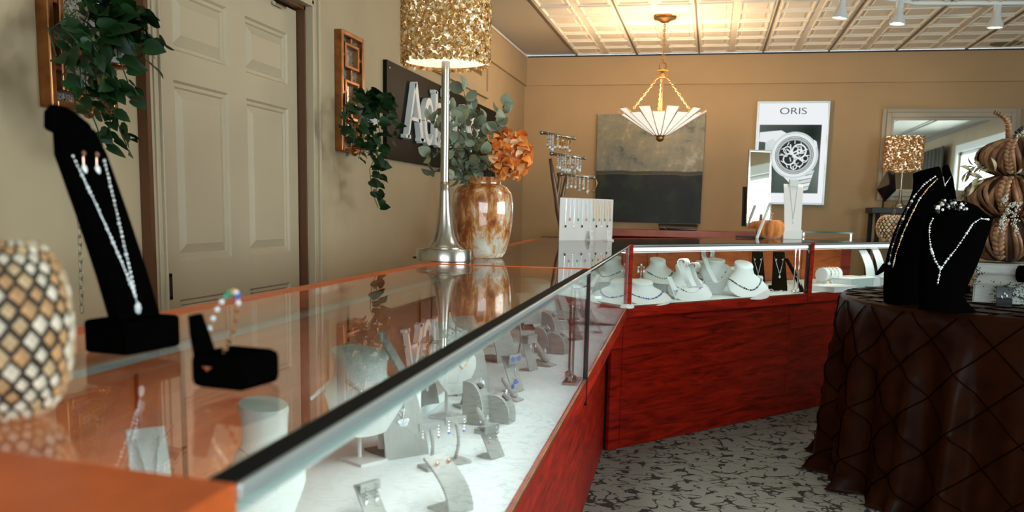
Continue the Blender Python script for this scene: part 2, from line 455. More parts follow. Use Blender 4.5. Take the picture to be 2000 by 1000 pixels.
# stepped casing: three ribs each side and over the head
for k, (o_, w_, d_) in enumerate(((0, .02, .030), (.02, .035, .018), (.055, .028, .024), (.083, .012, .034))):
    mb.box((d_/2, DX1+.005+.095-o_-w_/2, (DZ+.09-o_)/2), (d_, w_, DZ+.09-o_))
    mb.box((d_/2, DX0-.005-.075+o_*.8+w_*.8/2, (DZ+.09-o_)/2), (d_, w_*.8, DZ+.09-o_))
    mb.box((d_/2, (DX0+DX1)/2, DZ+.095-o_-w_/2), (d_, DX1-DX0+.19-2*o_, w_))
mb.build('door_casing', M['door'], door, bevel=.003)
MB().box((.018, DX0-.090, DZ/2+.045), (.036, .022, DZ+.09)).build('casing_side_shade', M['jamb'], door)  # dark brown strip paints in the shade on the casing's side face
mb = MB()
mb.box((-.07, DX0+.008, DZ/2), (.14, .016, DZ)); mb.box((-.07, DX1-.008, DZ/2), (.14, .016, DZ)); mb.box((-.07, (DX0+DX1)/2, DZ-.008), (.14, DX1-DX0, .016))
mb.build('door_jamb', M['jamb'], door)
# leaf, slid towards the left jamb
Y0, Y1 = 2.80, 3.94; ztop = 2.09; xf = -.035
leaf = MB()
panels = []
pa = [(2.955, 3.33), (3.473, 3.85)]
zr = [(1.755, 1.965-.0), (.905, 1.625), (.15, .76)]
def door_panel(mb, y0, y1, z0, z1):
    R = [(0, 0), (.008, -.009), (.020, -.009), (.026, -.016), (.060, -.003)]
    vs = []; 
    for k, d in R:
        vs += [(xf+d, y0+k, z0+k), (xf+d, y1-k, z0+k), (xf+d, y1-k, z1-k), (xf+d, y0+k, z1-k)]
    fs = [(i*4+j, i*4+(j+1) % 4, (i+1)*4+(j+1) % 4, (i+1)*4+j) for i in range(len(R)-1) for j in range(4)]
    k = (len(R)-1)*4; fs.append((k, k+1, k+2, k+3))
    mb.add(vs, fs)
# stiles and rails around the panels
ys = [Y0, pa[0][0], pa[0][1], pa[1][0], pa[1][1], Y1]
zs = [.01, .15, .88, 1.02, 1.655, 1.756, 1.977, ztop]
for i in range(5):
    for j in range(7):
        if i in (1, 3) and j in (1, 3, 5):
            continue
        leaf.add([(xf, ys[i], zs[j]), (xf, ys[i+1], zs[j]), (xf, ys[i+1], zs[j+1]), (xf, ys[i], zs[j+1])], [(0, 1, 2, 3)])
leaf.box((xf-.022, (Y0+Y1)/2, ztop/2), (.004, Y1-Y0, ztop-.02))
leaf.add([(xf, Y1, .01), (xf-.024, Y1, .01), (xf-.024, Y1, ztop), (xf, Y1, ztop)], [(0, 1, 2, 3)])
leaf.add([(xf, Y0, .01), (xf-.024, Y0, .01), (xf-.024, Y0, ztop), (xf, Y0, ztop)], [(3, 2, 1, 0)])
leaf.add([(xf, Y0, ztop), (xf, Y1, ztop), (xf-.024, Y1, ztop), (xf-.024, Y0, ztop)], [(0, 1, 2, 3)])
leaf.build('door_leaf', M['door'], door)
for (a, b) in pa:
    for (c, d) in ((.15, .88), (1.02, 1.655), (1.756, 1.977)):
        m_ = MB(); door_panel(m_, a, b, c, d); m_.build('door_panel', M['door'], door)
mb = MB(); p = atx(329, 560, WX+xf)
mb.box((xf+.002, p.y, p.z), (.006, .042, .095)); mb.build('latch_plate', M['blackgloss'], door, bevel=.004)
MB().box((xf+.006, p.y, p.z), (.003, .026, .07)).build('finger_pull', M['blackmat'], door)
MB().box((-.135, (DX0+DX1)/2, DZ/2), (.01, DX1-DX0, DZ)).build('door_backing', M['blackmat'], door)
mb = MB().tube([(-.02, 3.70, 2.075), (-.02, 3.80, 2.075)], .008); mb.build('roller_bracket', M['chrome'], door)
# ------------------------------------------------------------------ display cases
HT, DK, LB = 1.07, .763, .709     # glass top, deck, underside of the lip
def V2(*a): return Vector((a[0], a[1]))
uL = V2(-.034, .9994).normalized(); uD = V2(.622, .783).normalized()
vD = V2(-uD.y, uD.x)
A0 = V2(-.247, .441); F1 = V2(-.314, 2.467); C0 = V2(-.384, 4.53)
B0 = V2(-.738, .50); B1 = V2(-.792, 2.467); BC = V2(-.985, 5.05)
E1 = C0+uD*1.575; BE1 = E1+vD*.79
E2 = C0+uD*3.2; BE2 = E2+vD*.79
def quad(f0, f1, b0, b1, a=0, b=1, o0=0, o1=1):
    """points inside the case: a..b fraction front to back, o0..o1 along"""
    def P(s, t): return (f0.lerp(f1, s)).lerp(b0.lerp(b1, s), t)
    return [P(o0, a), P(o1, a), P(o1, b), P(o0, b)]
def strip(p, q, n, w0, w1):
    """band between two offsets of the line p-q, n pointing in"""
    return [p+n*w0, q+n*w0, q+n*w1, p+n*w1]
def inset_line(f0, f1, b0, b1, w):
    L0 = (b0-f0).length; L1 = (b1-f1).length
    n = (f1-f0).normalized(); n = V2(-n.y, n.x)
    k0 = w/max(.2, (b0-f0).normalized().dot(n)); k1 = w/max(.2, (b1-f1).normalized().dot(n))
    return f0+(b0-f0).normalized()*k0, f1+(b1-f1).normalized()*k1
M['tube_dim'] = mat('frosted_light_tube', (.55, .62, .60), .3, emit=(.85, .96, .95), estr=.04)
M['tube_lit'] = emis('lit_tube', (.93, .98, 1.0), 1.3)
M['gasket'] = mat('black_rubber_gasket', (.003, .003, .003), .7, spec=.1)
def case(label, f0, f1, b0, b1, joints, dim=False, thin=False):
    c = (f0+f1+b0+b1)/4
    t = thing('display_case', label, 'display case', (c.x, c.y, 0), 0, 'cherry and glass display cases')
    def L(poly): return [(p.x-c.x, p.y-c.y) for p in poly]
    def band(w0, w1):
        a0, a1 = inset_line(f0, f1, b0, b1, w0) if w0 else (f0, f1); c0, c1 = inset_line(f0, f1, b0, b1, w1); return L([a0, a1, c1, c0])
    def rband(w0, w1):
        a0, a1 = inset_line(b1, b0, f1, f0, w0) if w0 else (b1, b0); c0, c1 = inset_line(b1, b0, f1, f0, w1); return L([a0, a1, c1, c0])
    # base panels (front) with open joints, recessed under the lip
    r0, r1 = inset_line(f0, f1, b0, b1, .106); q0, q1 = inset_line(f0, f1, b0, b1, .126)
    js = [0]+joints+[1]; ln = (r1-r0).length; g = .0022/ln
    for i in range(len(js)-1):
        s0, s1 = js[i]+(g if i else 0), js[i+1]-(g if i < len(js)-2 else 0)
        MB().prism(L([r0.lerp(r1, s0), r0.lerp(r1, s1), q0.lerp(q1, s1), q0.lerp(q1, s0)]), .004, LB).build('base_panel', M['cherry'], t)
    MB().prism(band(.128, .15), .004, LB-.002).build('base_carcass', M['blackmat'], t)
    MB().prism(rband(.0, .02), .004, DK-.02).build('back_panel', M['inner'], t)
    MB().prism(band(0, .135), LB, DK-.002).build('lip', M['cherry'], t)
    MB().prism(L([*inset_line(f0, f1, b0, b1, .135), *reversed(inset_line(b1, b0, f1, f0, .02)[::-1])]), DK-.02, DK-.003).build('deck_board', M['inner'], t)
    d0, d1 = inset_line(f0, f1, b0, b1, .012); e1, e0 = inset_line(b1, b0, f1, f0, .035)
    MB().prism(L([d0, d1, e1, e0]), DK-.0025, DK).build('deck', M['deck'], t)
    # front pane and its metal edge
    MB().prism(band(.003, .007), DK-.001, HT-.0125).build('front_pane', M['glass'], t)
    MB().prism(band(.0, .002), DK-.001, DK+.004).build('pane_edge', M['brass'], t)
    # glass top, framed at the back by the orange rail
    g1, g0 = inset_line(b1, b0, f1, f0, .045); h0, h1 = inset_line(f0, f1, b0, b1, .0188 if not thin else .0052)
    MB().prism(L([h0, h1, g1, g0]), HT-.008, HT).build('top_pane', M['glass'], t)
    MB().prism(rband(0, .0445), HT-.03, HT).build('back_rail', M['orange'], t)
    # light channel along the front edge under the glass
    MB().prism(band(-.002, .0025), HT-(.010 if not thin else .006), HT-.0015).build('light_channel', M['alu'], t, bevel=.0012)
    MB().prism(band(.0028, .0185 if not thin else .005), HT-.012, HT+.0002).build('gasket', M['gasket'], t)
    MB().prism(band(.019, .034 if not thin else .026), HT-.026, HT-.0085).build('light_housing', M['alu'], t)
    if not dim: MB().prism(band(.014, .036), HT-.041, HT-.0395).build('led_strip', M['tube_lit'], t)
    ta, tb_ = inset_line(f0, f1, b0, b1, .019); MB().tube([(ta.x-c.x, ta.y-c.y, HT-.025), (tb_.x-c.x, tb_.y-c.y, HT-.025)], .0095 if not dim else .0065, 14).build('light_tube', M['tube_dim' if dim else 'tube_lit'], t, smooth=True, auto=.8)
    # sliding doors at the back, framed
    n_ = 3; a1, a0 = inset_line(b1, b0, f1, f0, .006); c1, c0 = inset_line(b1, b0, f1, f0, .022)
    for i in range(n_):
        s0, s1 = i/n_+.004, (i+1)/n_-.004
        d = MB(); d.prism(L([a0.lerp(a1, s0), a0.lerp(a1, s1), c0.lerp(c1, s1), c0.lerp(c1, s0)]), DK+.002, HT-.032)
        dd = d.build('back_door', M['inner'], t)
        x1, x0 = inset_line(b1, b0, f1, f0, .028)
        m_ = MB()
        for (u0, u1, za, zb) in ((s0, s0+.05, DK+.01, HT-.04), (s1-.05, s1, DK+.01, HT-.04), (s0+.05, s1-.05, DK+.01, DK+.04), (s0+.05, s1-.05, HT-.07, HT-.04)):
            m_.prism(L([c0.lerp(c1, u0), c0.lerp(c1, u1), x0.lerp(x1, u1), x0.lerp(x1, u0)]), za, zb)
        m_.build('door_frame', M['inner'], dd)
    MB().prism(rband(.05, .062), HT-.045, HT-.036).build('shelf_rail', M['alu'], t)
    return t
caseA = case('long cherry glass-topped case beneath the tall lamp, nearest the camera', A0, F1, B0, B1, [.33], True)
caseB = case('second cherry glass-topped case, beyond the thin dark post, under the earring card', F1, C0, B1, BC, [.5], True, True)
caseC = case('angled cherry case holding white necklace busts, under the small pumpkin', C0, E1, BC, BE1, [.05, .985])
caseD = case('farthest cherry case running behind the draped round table', E1, E2, BE1, BE2, [.3, .9])
def child(name, mb, m, t, **k):
    """world-space geometry made a part of t"""
    c = t.location
    mb.v = [(v[0]-c.x, v[1]-c.y, v[2]-c.z) for v in mb.v]
    return mb.build(name, m, t, **k)
# wooden end block of the near case
pa_ = [(A0.x, A0.y), (B0.x, B0.y), (-.72, .12), (-.235, .12)]
child('end_panel', MB().prism(pa_, .004, HT), M['orange'], caseA, bevel=.002)
# strip between the two glass tops, the thin dark post and clamp rods
n = (B1-F1).normalized(); k = V2(-n.y, n.x)
child('divider_strip', MB().prism([tuple(F1+k*.006), tuple(F1-k*.006), tuple(B1-k*.006), tuple(B1+k*.006)], HT-.016, HT+.0015), M['orange'], caseA)
child('divider_under_strip', MB().prism([tuple(F1+k*.006+n*.03), tuple(F1-k*.006+n*.03), tuple(B1-k*.006), tuple(B1+k*.006)], HT-.03, HT-.0165), M['blackmat'], caseA)  # black strip directly under the divider
child('thin_post', MB().prism([(F1.x+.001, F1.y-.006), (F1.x+.001, F1.y+.008), (F1.x-.010, F1.y+.008), (F1.x-.010, F1.y-.006)], DK-.07, HT-.004), M['cherry'], caseA)
child('thin_post_edge', MB().prism([(F1.x+.002, F1.y-.011), (F1.x+.002, F1.y-.006), (F1.x-.010, F1.y-.006), (F1.x-.010, F1.y-.011)], DK-.07, HT-.004), M['blackgloss'], caseA)
for (dx, dy) in ((-.030, -.075), (-.048, -.020)):
    p = (F1.x+dx, F1.y+dy)
    mb = MB().tube([(p[0], p[1], DK), (p[0], p[1], HT-.02)], .0035, 8)
    mb.lathe([(.011, 0), (.011, .022), (.006, .026)], 12, (p[0], p[1], DK)); mb.lathe([(.006, 0), (.010, .004), (.010, .02)], 12, (p[0], p[1], HT-.032))
    child('clamp_rod', mb, M['nickel'], caseA, smooth=True, auto=.6)
mb = MB().box((F1.x-.035, F1.y-.045, DK+.004), (.04, .10, .006)); child('clamp_plate', mb, M['nickel'], caseA)
# corner post and the post between the two angled cases
def post(c, w, t, name='corner_post', m='cherry'):
    mb = MB().prism([tuple(c-uD*w[0]+vD*w[2]), tuple(c+uD*w[1]+vD*w[2]), tuple(c+uD*w[1]+vD*w[3]), tuple(c-uD*w[0]+vD*w[3])], LB+.001, HT+.001)
    return child(name, mb, M[m], t)
post(C0, (.004, .018, -.006, .014), caseC)
child('corner_edge', MB().prism([(C0.x-.002, C0.y-.022), (C0.x-.002, C0.y-.012), (C0.x-.016, C0.y-.012), (C0.x-.016, C0.y-.022)], DK, HT), M['chrome'], caseB)
post(E1, (.004, .034, -.004, .028), caseD, 'wide_post')
child('pane_gasket', MB().prism([tuple(E1-uD*.010-vD*.001), tuple(E1-uD*.004-vD*.001), tuple(E1-uD*.004+vD*.02), tuple(E1-uD*.010+vD*.02)], DK, HT), M['blackgloss'], caseC)
for s in (-.06, -.10):
    p = E1+uD*s+vD*.035
    mb = MB().tube([(p.x, p.y, DK), (p.x, p.y, HT-.02)], .004, 8); mb.lathe([(.013, 0), (.013, .02), (.006, .026)], 10, (p.x, p.y, DK))
    child('clamp_rod', mb, M['chrome'], caseC, smooth=True)
# lamps of the light channels (each case has its own)
for (f0, f1, e_) in ((A0, F1, 7.5), (F1, C0, 5.0), (C0, E1, 1.3), (E1, E2, 1.6)):
    d = (f1-f0); n = V2(-d.y, d.x).normalized(); m_ = (f0+f1)/2+n*.045
    o = light('AREA', 'case_light', (m_.x, m_.y, HT-.043), e_, (.90, .97, 1.0), d.length*.95, .02)
    o.rotation_euler = Matrix((( d.normalized().x, -d.normalized().y, 0), (d.normalized().y, d.normalized().x, 0), (0, 0, 1))).to_euler()
    o.rotation_euler.rotate_axis('X', math.radians(-12))

# ---------------- low riser platforms inside the cases (white steps)
def riser(label, p, d, rz, z0=DK, m='deck', group='white risers in the cases'):
    t = thing('display_riser', label, 'riser', (p[0], p[1], z0), rz, group)
    MB().box((0, 0, d[2]/2-.003), (d[0]-.012, d[1]-.012, d[2]-.006)).build('plinth', M[m], t, bevel=.003)
    MB().box((0, 0, d[2]-.003), d[:2]+(.006,)).build('top_board', M['white'], t, bevel=.002)
    return t
rL = math.atan2(uL.y, uL.x)-PI/2; rD = math.atan2(uD.y, uD.x)-PI/2
def on_line(f0, u, s, d):      # point s metres along a case, d metres in from its front
    n = V2(-u.y, u.x); return f0+u*s+n*d
# ------------------------------------------------------------------ jewellery displays
from mathutils.bvhtree import BVHTree
def ering(cx, z, rx, ry, tilt, n=24):
    return [(cx+rx*math.cos(2*PI*j/n)*math.cos(tilt), ry*math.sin(2*PI*j/n), z-rx*math.cos(2*PI*j/n)*math.sin(tilt)) for j in range(n)]
def drape(mb, yz, off=.0015, d=(-1, 0, 0), start=1.0):
    bv = BVHTree.FromPolygons([Vector(v) for v in mb.v], mb.f); out = []
    for (y, z) in yz:
        h = bv.ray_cast(Vector((start, y, z)), Vector(d))
        if h[0] is not None: out.append(h[0]+Vector((off, 0, off*.5)))
    return out
def U(a, zt, zl, n=21, p=1.15):
    return [(a*(2*i/(n-1)-1), zl+(zt-zl)*abs(2*i/(n-1)-1)**p) for i in range(n)]
def gem(mb, c, r, k=6, sq=(1, 1, 1)):
    # faceted stone
    c = Vector(c); vs = [c+Vector((r*.5*sq[0], 0, 0))]
    vs += [c+Vector((r*.25*sq[0], r*.8*math.cos(2*PI*j/k)*sq[1], r*.8*math.sin(2*PI*j/k)*sq[2])) for j in range(k)]
    vs += [c+Vector((0, r*math.cos(2*PI*(j+.5)/k)*sq[1], r*math.sin(2*PI*(j+.5)/k)*sq[2])) for j in range(k)]
    vs += [c+Vector((-r*.5*sq[0], 0, 0))]
    fs = []
    for j in range(k):
        j2 = (j+1) % k
        fs += [(0, 1+j, 1+j2), (1+j, 1+k+j, 1+j2), (1+j2, 1+k+j, 1+k+j2), (1+2*k, 1+k+j2, 1+k+j)]
    mb.add(vs, fs)
def beads(mb, pts, step, r, mats=None, seed=1, irregular=.3, sq=(1, 1, 1)):
    rr = random.Random(seed); acc = 0
    for a, b in zip(pts, pts[1:]):
        L = (b-a).length
        while acc < L:
            p = a.lerp(b, acc/L) if L else a
            if mats is not None: mb.cur = rr.choice(mats)
            mb.ball(p, r*(1+irregular*(rr.random()-.5)*2), 6, 4, sq); acc += step*(1+irregular*(rr.random()-.5))
        acc -= L
def necklace(root, mb, yz, label, mats=('silver', 'crystal'), chain=.0008, pend=None, bead=None, group='necklaces on show', off=.0015, cat='necklace'):
    pts = drape(mb, yz, off)
    if len(pts) < 3: return None
    n = MB(); n.tube(pts, chain, 5)
    if bead: beads(n, pts, bead[0], bead[1], bead[2] if len(bead) > 2 else [0], seed=len(label))
    o = MB()
    nk = n.build('necklace', [M[x] for x in mats], None, smooth=True)
    nk.location = root.location; nk.rotation_euler = root.rotation_euler
    tag(nk, label, cat, group)
    if pend:
        low = min(pts, key=lambda p: p.z); kind, r, m = pend
        pm = MB()
        if kind == 'drop':
            pm.tube([low, low-Vector((-.002, 0, r))], chain); gem(pm, low+Vector((.002, 0, -r*1.6)), r, 6, (1, .8, 1.2))
        elif kind == 'flower':
            c = low+Vector((.002, 0, -r)); gem(pm, c, r*.45)
            for k in range(5): gem(pm, c+Vector((0, r*.75*math.sin(k*1.2566), r*.75*math.cos(k*1.2566))), r*.42)
        elif kind == 'butterfly':
            c = low+Vector((.003, 0, -r*.8))
            for s in (-1, 1):
                gem(pm, c+Vector((0, s*r*.55, r*.35)), r*.6, 5, (.5, 1, .9)); gem(pm, c+Vector((0, s*r*.4, -r*.45)), r*.45, 5, (.5, 1, 1))
            pm.ball(c, r*.22, 6, 4, (1, 1, 4))
        elif kind == 'bar':
            pm.box(low+Vector((.001, 0, -r)), (r*.3, r*.5, r*2))
        pm.build('pendant', M[m], nk)
    return nk
def earring(root, p, kind, label, mats=('silver', 'crystal'), r=.003, L=.018, group='earrings on stands'):
    m = MB(); p = Vector(p)
    if kind == 'stud':
        gem(m, p, r)
    elif kind == 'flower':
        gem(m, p, r*.4)
        for k in range(5): gem(m, p+Vector((0, r*.7*math.sin(k*1.2566), r*.7*math.cos(k*1.2566))), r*.42)
    elif kind == 'drop':
        m.tube([p, p-Vector((0, 0, L))], .0006, 5); m.ball(p, r*.5, 6, 4); m.cur = 1; gem(m, p-Vector((0, 0, L+r)), r, 6, (1, .8, 1.3))
    elif kind == 'hoop':
        m.tube([p+Vector((0, L*.5*math.sin(a*PI/8), -L*.5+L*.5*math.cos(a*PI/8))) for a in range(16)], .0009, 5, closed=True)
    elif kind == 'dangle':
        for i in range(4): m.ball(p-Vector((0, 0, i*L/3)), r*(.4+.15*i), 6, 4)
        m.cur = 1; gem(m, p-Vector((0, 0, L+r)), r, 5)
    o = m.build('earring', [M[x] for x in mats], None)
    o.location = root.location; o.rotation_euler = root.rotation_euler
    return tag(o, label, 'earring', group)
BUST = [(-.02, 1, .27, .28, .15), (-.02, .965, .285, .295, .16), (-.02, .93, .26, .27, .2), (-.01, .86, .26, .30, .35), (.02, .78, .25, .44, .6), (.045, .68, .22, .50, .8), (.06, .5, .14, .47, 1.0), (.075, .28, .07, .34, 1.1), (.09, .04, .03, .20, 1.2)]
NECKY = [(-.03, 1, .27, .28, .18), (-.028, .965, .285, .295, .18), (-.026, .93, .27, .28, .18), (-.02, .80, .255, .265, .22), (-.01, .70, .26, .28, .3), (.01, .62, .26, .38, .5), (.035, .53, .24, .48, .7), (.055, .40, .17, .47, .9), (.07, .24, .09, .36, 1.05), (.085, .04, .03, .20, 1.2)]
LOW = [(-.30, 1, .20, .21, .25), (-.29, .94, .215, .225, .25), (-.28, .86, .20, .21, .28), (-.24, .66, .22, .25, .35), (-.15, .50, .30, .36, .42), (-.04, .34, .42, .47, .36), (.03, .22, .48, .50, .26), (.05, .16, .48, .49, .24), (.03, .08, .40, .40, .2)]
def bust(label, p, rz, h, w, m='grey', kind='tall', group='necklace busts', z=DK, name='necklace_bust', leg=0):
    t = thing(name, label, 'bust', (p[0], p[1], z), rz, group)
    mb = MB()
    if kind == 'tall': rings = [ering(a*w*1.6, b*h, c*w, d*w, e) for a, b, c, d, e in (NECKY if m == 'pale' else BUST)]
    else: rings = [ering(a*w, b*h+.004, c*w, d*w, e*h/.12) for a, b, c, d, e in LOW]
    mb.loft(rings); mb.build('bust_form', M[m], t, smooth=True, auto=.9)
    s = MB()
    if kind == 'tall':
        s.tube([(-.01, 0, .004-leg), (-.01, 0, .8*h)], .004, 6); s.box((0, 0, .0025-leg), (.07, .06, .005))
    else:
        s.box((-.12*w, 0, .16*h), (.22*w, .34*w, .32*h))
    s.build('stand', M['greybase' if m == 'grey' else m], t)
    return t, mb
def ramp(label, p, rz, h, w, lean, base, m='grey', bm=None, curve=1.6, wtop=None, group='necklace ramps', z=DK, th=.004, name='necklace_ramp', cat='display stand', neck=False):
    t = thing(name, label, cat, (p[0], p[1], z), rz, group)
    g = []; N = 10
    for i in range(N+1):
        u = i/N; x = -lean*(u**curve); ww = lerp(w, wtop or w*.9, u)
        if neck: ww = w*(1-.0*u) if u < .8 else w*(.62)
        g.append([(x, s*ww/2, h*u) for s in (-1, -.5, 0, .5, 1)])
    mb = MB().sheet(g, th); mb.build('board', M[m], t, smooth=True, auto=.8)
    if base:
        MB().box((-base/2, 0, .003), (base, w*.98, .005)).build('base_plate', M[bm or m], t, bevel=.001)
    return t, mb
def tstand(label, p, rz, h, w=.045, m='grey', bend=.012, z=DK, er=None, group='T-shaped earring stands', erm=('silver', 'crystal')):
    t = thing('earring_stand', label, 'earring stand', (p[0], p[1], z), rz, group)
    MB().box((0, 0, .003), (.038, .038, .006)).build('base_plate', M[m], t, bevel=.001)
    pts = [(-.008+bend*math.sin(PI*i/8)*1.0, 0, .006+(h-.012)*i/8) for i in range(9)]
    MB().tube(pts, .0032, 8).build('stem', M[m], t, smooth=True)
    MB().box((-.007, 0, h-.006), (.005, w, .014), (0, -.15, 0)).build('crossbar', M[m], t, bevel=.001)
    if er:
        for s, nm in ((-1, 'nearer'), (1, 'farther')):
            earring(t, (-.0035, s*w*.36, h-.006), er, '%s earring of the pair on the %s' % (nm, short(label)), erm)
    return t
def block(label, p, rz, h, w, d, m='grey', z=DK, ring='crystal', group='curved ring blocks', nm='ring'):
    t = thing('ring_block', label, 'ring stand', (p[0], p[1], z), rz, group)
    prof = [(-d/2, 0), (d/2, 0), (d/2, .30*h)]
    for i in range(1, 8):
        a = PI/2*i/8; prof.append((-d/2+.28*d+(.72*d)*math.cos(a), .30*h+.70*h*math.sin(a)))
    prof += [(-d/2+.28*d, h), (-d/2, h)]
    n = len(prof); mb = MB(); vs = [(x, -w/2, z_) for x, z_ in prof]+[(x, w/2, z_) for x, z_ in prof]
    mb.add(vs, [tuple(range(n)), tuple(range(2*n-1, n-1, -1))]+[(i, i+n, (i+1) % n+n, (i+1) % n) for i in range(n)])
    mb.build('block', M[m], t, bevel=.0015)
    # raised piping along the side edge of the curve
    MB().tube([(x, -w/2-.0002, z_) for x, z_ in prof[2:-1]], .0007, 5).build('piping', M['white'], t)
    a = PI/4*1.25; c = Vector((-d/2+.28*d+.72*d*math.cos(a), 0, .30*h+.70*h*math.sin(a)))
    MB().box(c, (.014, w*.5, .004), (0, PI/2-a, 0)).build('slot', M['blackmat'], t)
    ring_thing(t, c+Vector((.001, 0, .003)), 'silver ring with a stone held in the %s' % short(label), ring, tilt=0)
    return t
def ring_thing(t, c, label, stone, tilt=0, r=.0085, axis='y', metal='silver', group='rings on show', big=.0035):
    m = MB(); c = Vector(c); pts = []
    for i in range(18):
        a = 2*PI*i/18; v = Vector((r*math.cos(a), 0, r*math.sin(a))) if axis == 'y' else Vector((0, r*math.cos(a), r*math.sin(a)))
        if tilt: v = Matrix.Rotation(tilt, 3, 'Y') @ v
        pts.append(c+v)
    m.tube(pts, .0011, 6, closed=True); m.cur = 1
    top = Vector((0, 0, r+.001)) if axis == 'y' else Vector((r, 0, r*.3))
    if tilt: top = Matrix.Rotation(tilt, 3, 'Y') @ Vector((r+.001, 0, 0))
    m.ball(c+top, big, 6, 4)
    for k in range(6): m.ball(c+top+Vector((0, big*1.2*math.cos(k*1.047), big*1.2*math.sin(k*1.047))), big*.45, 5, 3)
    o = m.build('ring', [M[metal], M[stone]], None); o.location = t.location; o.rotation_euler = t.rotation_euler
    return tag(o, label, 'ring', group)
def cone(label, p, rz, h, m='grey', stone='crystal', z=DK, group='leaning ring fingers'):
    t = thing('ring_finger_stand', label, 'ring stand', (p[0], p[1], z), rz, group)
    s = h/.055
    prof = [(-.022*s, 0), (.024*s, 0), (.024*s, .004*s), (.0, .010*s), (-.022*s, .012*s)]
    n = len(prof); w = .034*s
    MB().add([(x, -w/2, zz) for x, zz in prof]+[(x, w/2, zz) for x, zz in prof], [tuple(range(n)), tuple(range(2*n-1, n-1, -1))]+[(i, i+n, (i+1) % n+n, (i+1) % n) for i in range(n)]).build('base', M[m], t, bevel=.001)
    a = Vector((.008*s, 0, .010*s)); b = Vector((-.026*s, 0, .052*s))
    MB().tube([a, a.lerp(b, .5), a.lerp(b, .93), b, b+(b-a).normalized()*.003*s], [.0085*s, .0078*s, .0068*s, .0055*s, .002*s], 14).build('finger', M[m], t, smooth=True, auto=.9)
    ring_thing(t, a.lerp(b, .42), 'silver ring on the %s' % short(label), stone, tilt=-.68, r=.0098*s, big=.0042*s)
    return t
def fold(label, p, rz, h, w, m='grey', z=DK, top=True, er='stud', erm=('silver', 'crystal'), pend=None, group='folded earring cards', erm2=.004, lean=.55, base=.6):
    t = thing('earring_card_stand', label, 'earring stand', (p[0], p[1], z), rz, group)
    path = [(-base*h, .002), (0, .002), (-lean*h, h)]
    if top: path += [(-lean*h+.30*h, h*1.04), (-lean*h+.27*h, h*.80)]
    g = []
    for i in range(len(path)-1):
        for k in range(3):
            u = k/3; g.append((lerp(path[i][0], path[i+1][0], u), lerp(path[i][1], path[i+1][1], u)))
    g.append(path[-1])
    mb = MB().sheet([[(x, s*w/2, zz) for s in (-1, 0, 1)] for x, zz in g], .0028); mb.build('folded_board', M[m], t)
    if pend:
        body = MB().sheet([[(x, s*w/2, zz) for s in (-1, 0, 1)] for x, zz in path[1:3]], .003)
        necklace(t, body, U(w*.34, h*.72, h*.34), 'fine chain with %s pendant hanging on the %s' % (pend[3], short(label)), mats=('silver', 'crystal'), pend=pend[:3])
    zz = h*.93 if top else h*.75; x = (-lean*h+.29*h) if top else -lean*h*.75+.004
    for s, nm in ((-1, 'nearer'), (1, 'farther')):
        earring(t, (x+.003, s*w*.27, zz), er, '%s earring of the pair on the %s' % (nm, short(label)), erm, r=erm2)
    return t

# ---------------- near case (grey displays)
def L(px, py, z=DK): q = atz(px, py, z); return (q.x, q.y)
t, mb = bust('grey bust with a fine chain, nearest the wooden end of the case', L(518, 790, .95), -.62, .187, .118, 'pale'); 
t.location.z = DK
necklace(t, mb, U(.036, .128, .070), 'fine silver chain with clasp on the grey bust nearest the wooden end', chain=.0011)
BB = L(708, 690, .962)
t, mb = bust('largest grey bust draped with three chains, in the near case', (BB[0], BB[1]), -.55, .150, .180, 'pale', z=.813, leg=.050)
for k, (a, zl) in enumerate(((.05, .105), (.052, .085), (.05, .12))):
    necklace(t, mb, U(a*.9, .108-.004*k, zl*.55), ('longest', 'middle', 'shortest')[(1, 0, 2)[k]]+' thin chain on the largest grey bust', chain=.0008)
n_ = MB(); rr = random.Random(3)
for i in range(9):
    gem(n_, (-.02-.004*i*.3, -.055-.0042*i, .102-.0035*i), .005, 5, (1.4, 1, 1))
nk = n_.build('bracelet', M['crystal'], None); nk.location = t.location; nk.rotation_euler = t.rotation_euler
tag(nk, 'clear stone strand trailing off the shoulder of the largest grey bust', 'bracelet')
t, mb = ramp('white ramp with a crystal pendant, against the back doors of the near case', L(296, 842, .965), -.80, .205, .046, .075, .04, 'white', curve=1.5)
t.location.x += .045; t.location.y -= .055
necklace(t, mb, U(.013, .196, .125, p=1.0), 'fine chain with a clear drop on the white ramp by the back doors', pend=('drop', .004, 'crystal'))
t, mb = ramp('tall grey ramp with butterfly pendant and dark base plate', L(795, 893), -.72, .118, .092, .045, .085, 'grey', 'greybase', curve=1.5)
necklace(t, mb, U(.020, .112, .070, p=1.0), 'chain with jewelled butterfly pendant on the tall grey ramp', mats=('silver', 'crystal'), pend=('butterfly', .011, 'crystal'))
riser('low white riser behind the butterfly ramp', L(800, 800), (.12, .30, .03), rL)
t, mb = ramp('narrow grey ramp with a small ring pendant, behind the butterfly ramp', L(838, 790, .793), -.72, .105, .05, .05, .04, 'grey', curve=1.4, z=.793)
necklace(t, mb, U(.012, .098, .040, p=1.0), 'chain with round crystal pendant on the narrow grey ramp', pend=('drop', .005, 'crystal'))
tstand('T stand with blue enamel drop earrings, right of the butterfly ramp', L(843, 915), -.75, .082, er='dangle', erm=('silver', 'rosegold'))
tstand('T stand with turquoise drop earrings, nearer the cherry front edge', L(893, 903), -.75, .084, er='dangle', erm=('silver', 'blue'))
t, mb = ramp('curved grey strip with rose gold studs near the front glass', L(900, 1003), -.55, .078, .050, .062, .05, 'grey', curve=2.2)
pts = drape(mb, [(-.012, .070), (.012, .070)], .003)
for i, q in enumerate(pts): earring(t, q, 'stud', 'rose gold oval stud on the curved grey strip, %s one' % ('nearer', 'farther')[i], ('rosegold', 'rosegold'), r=.005)
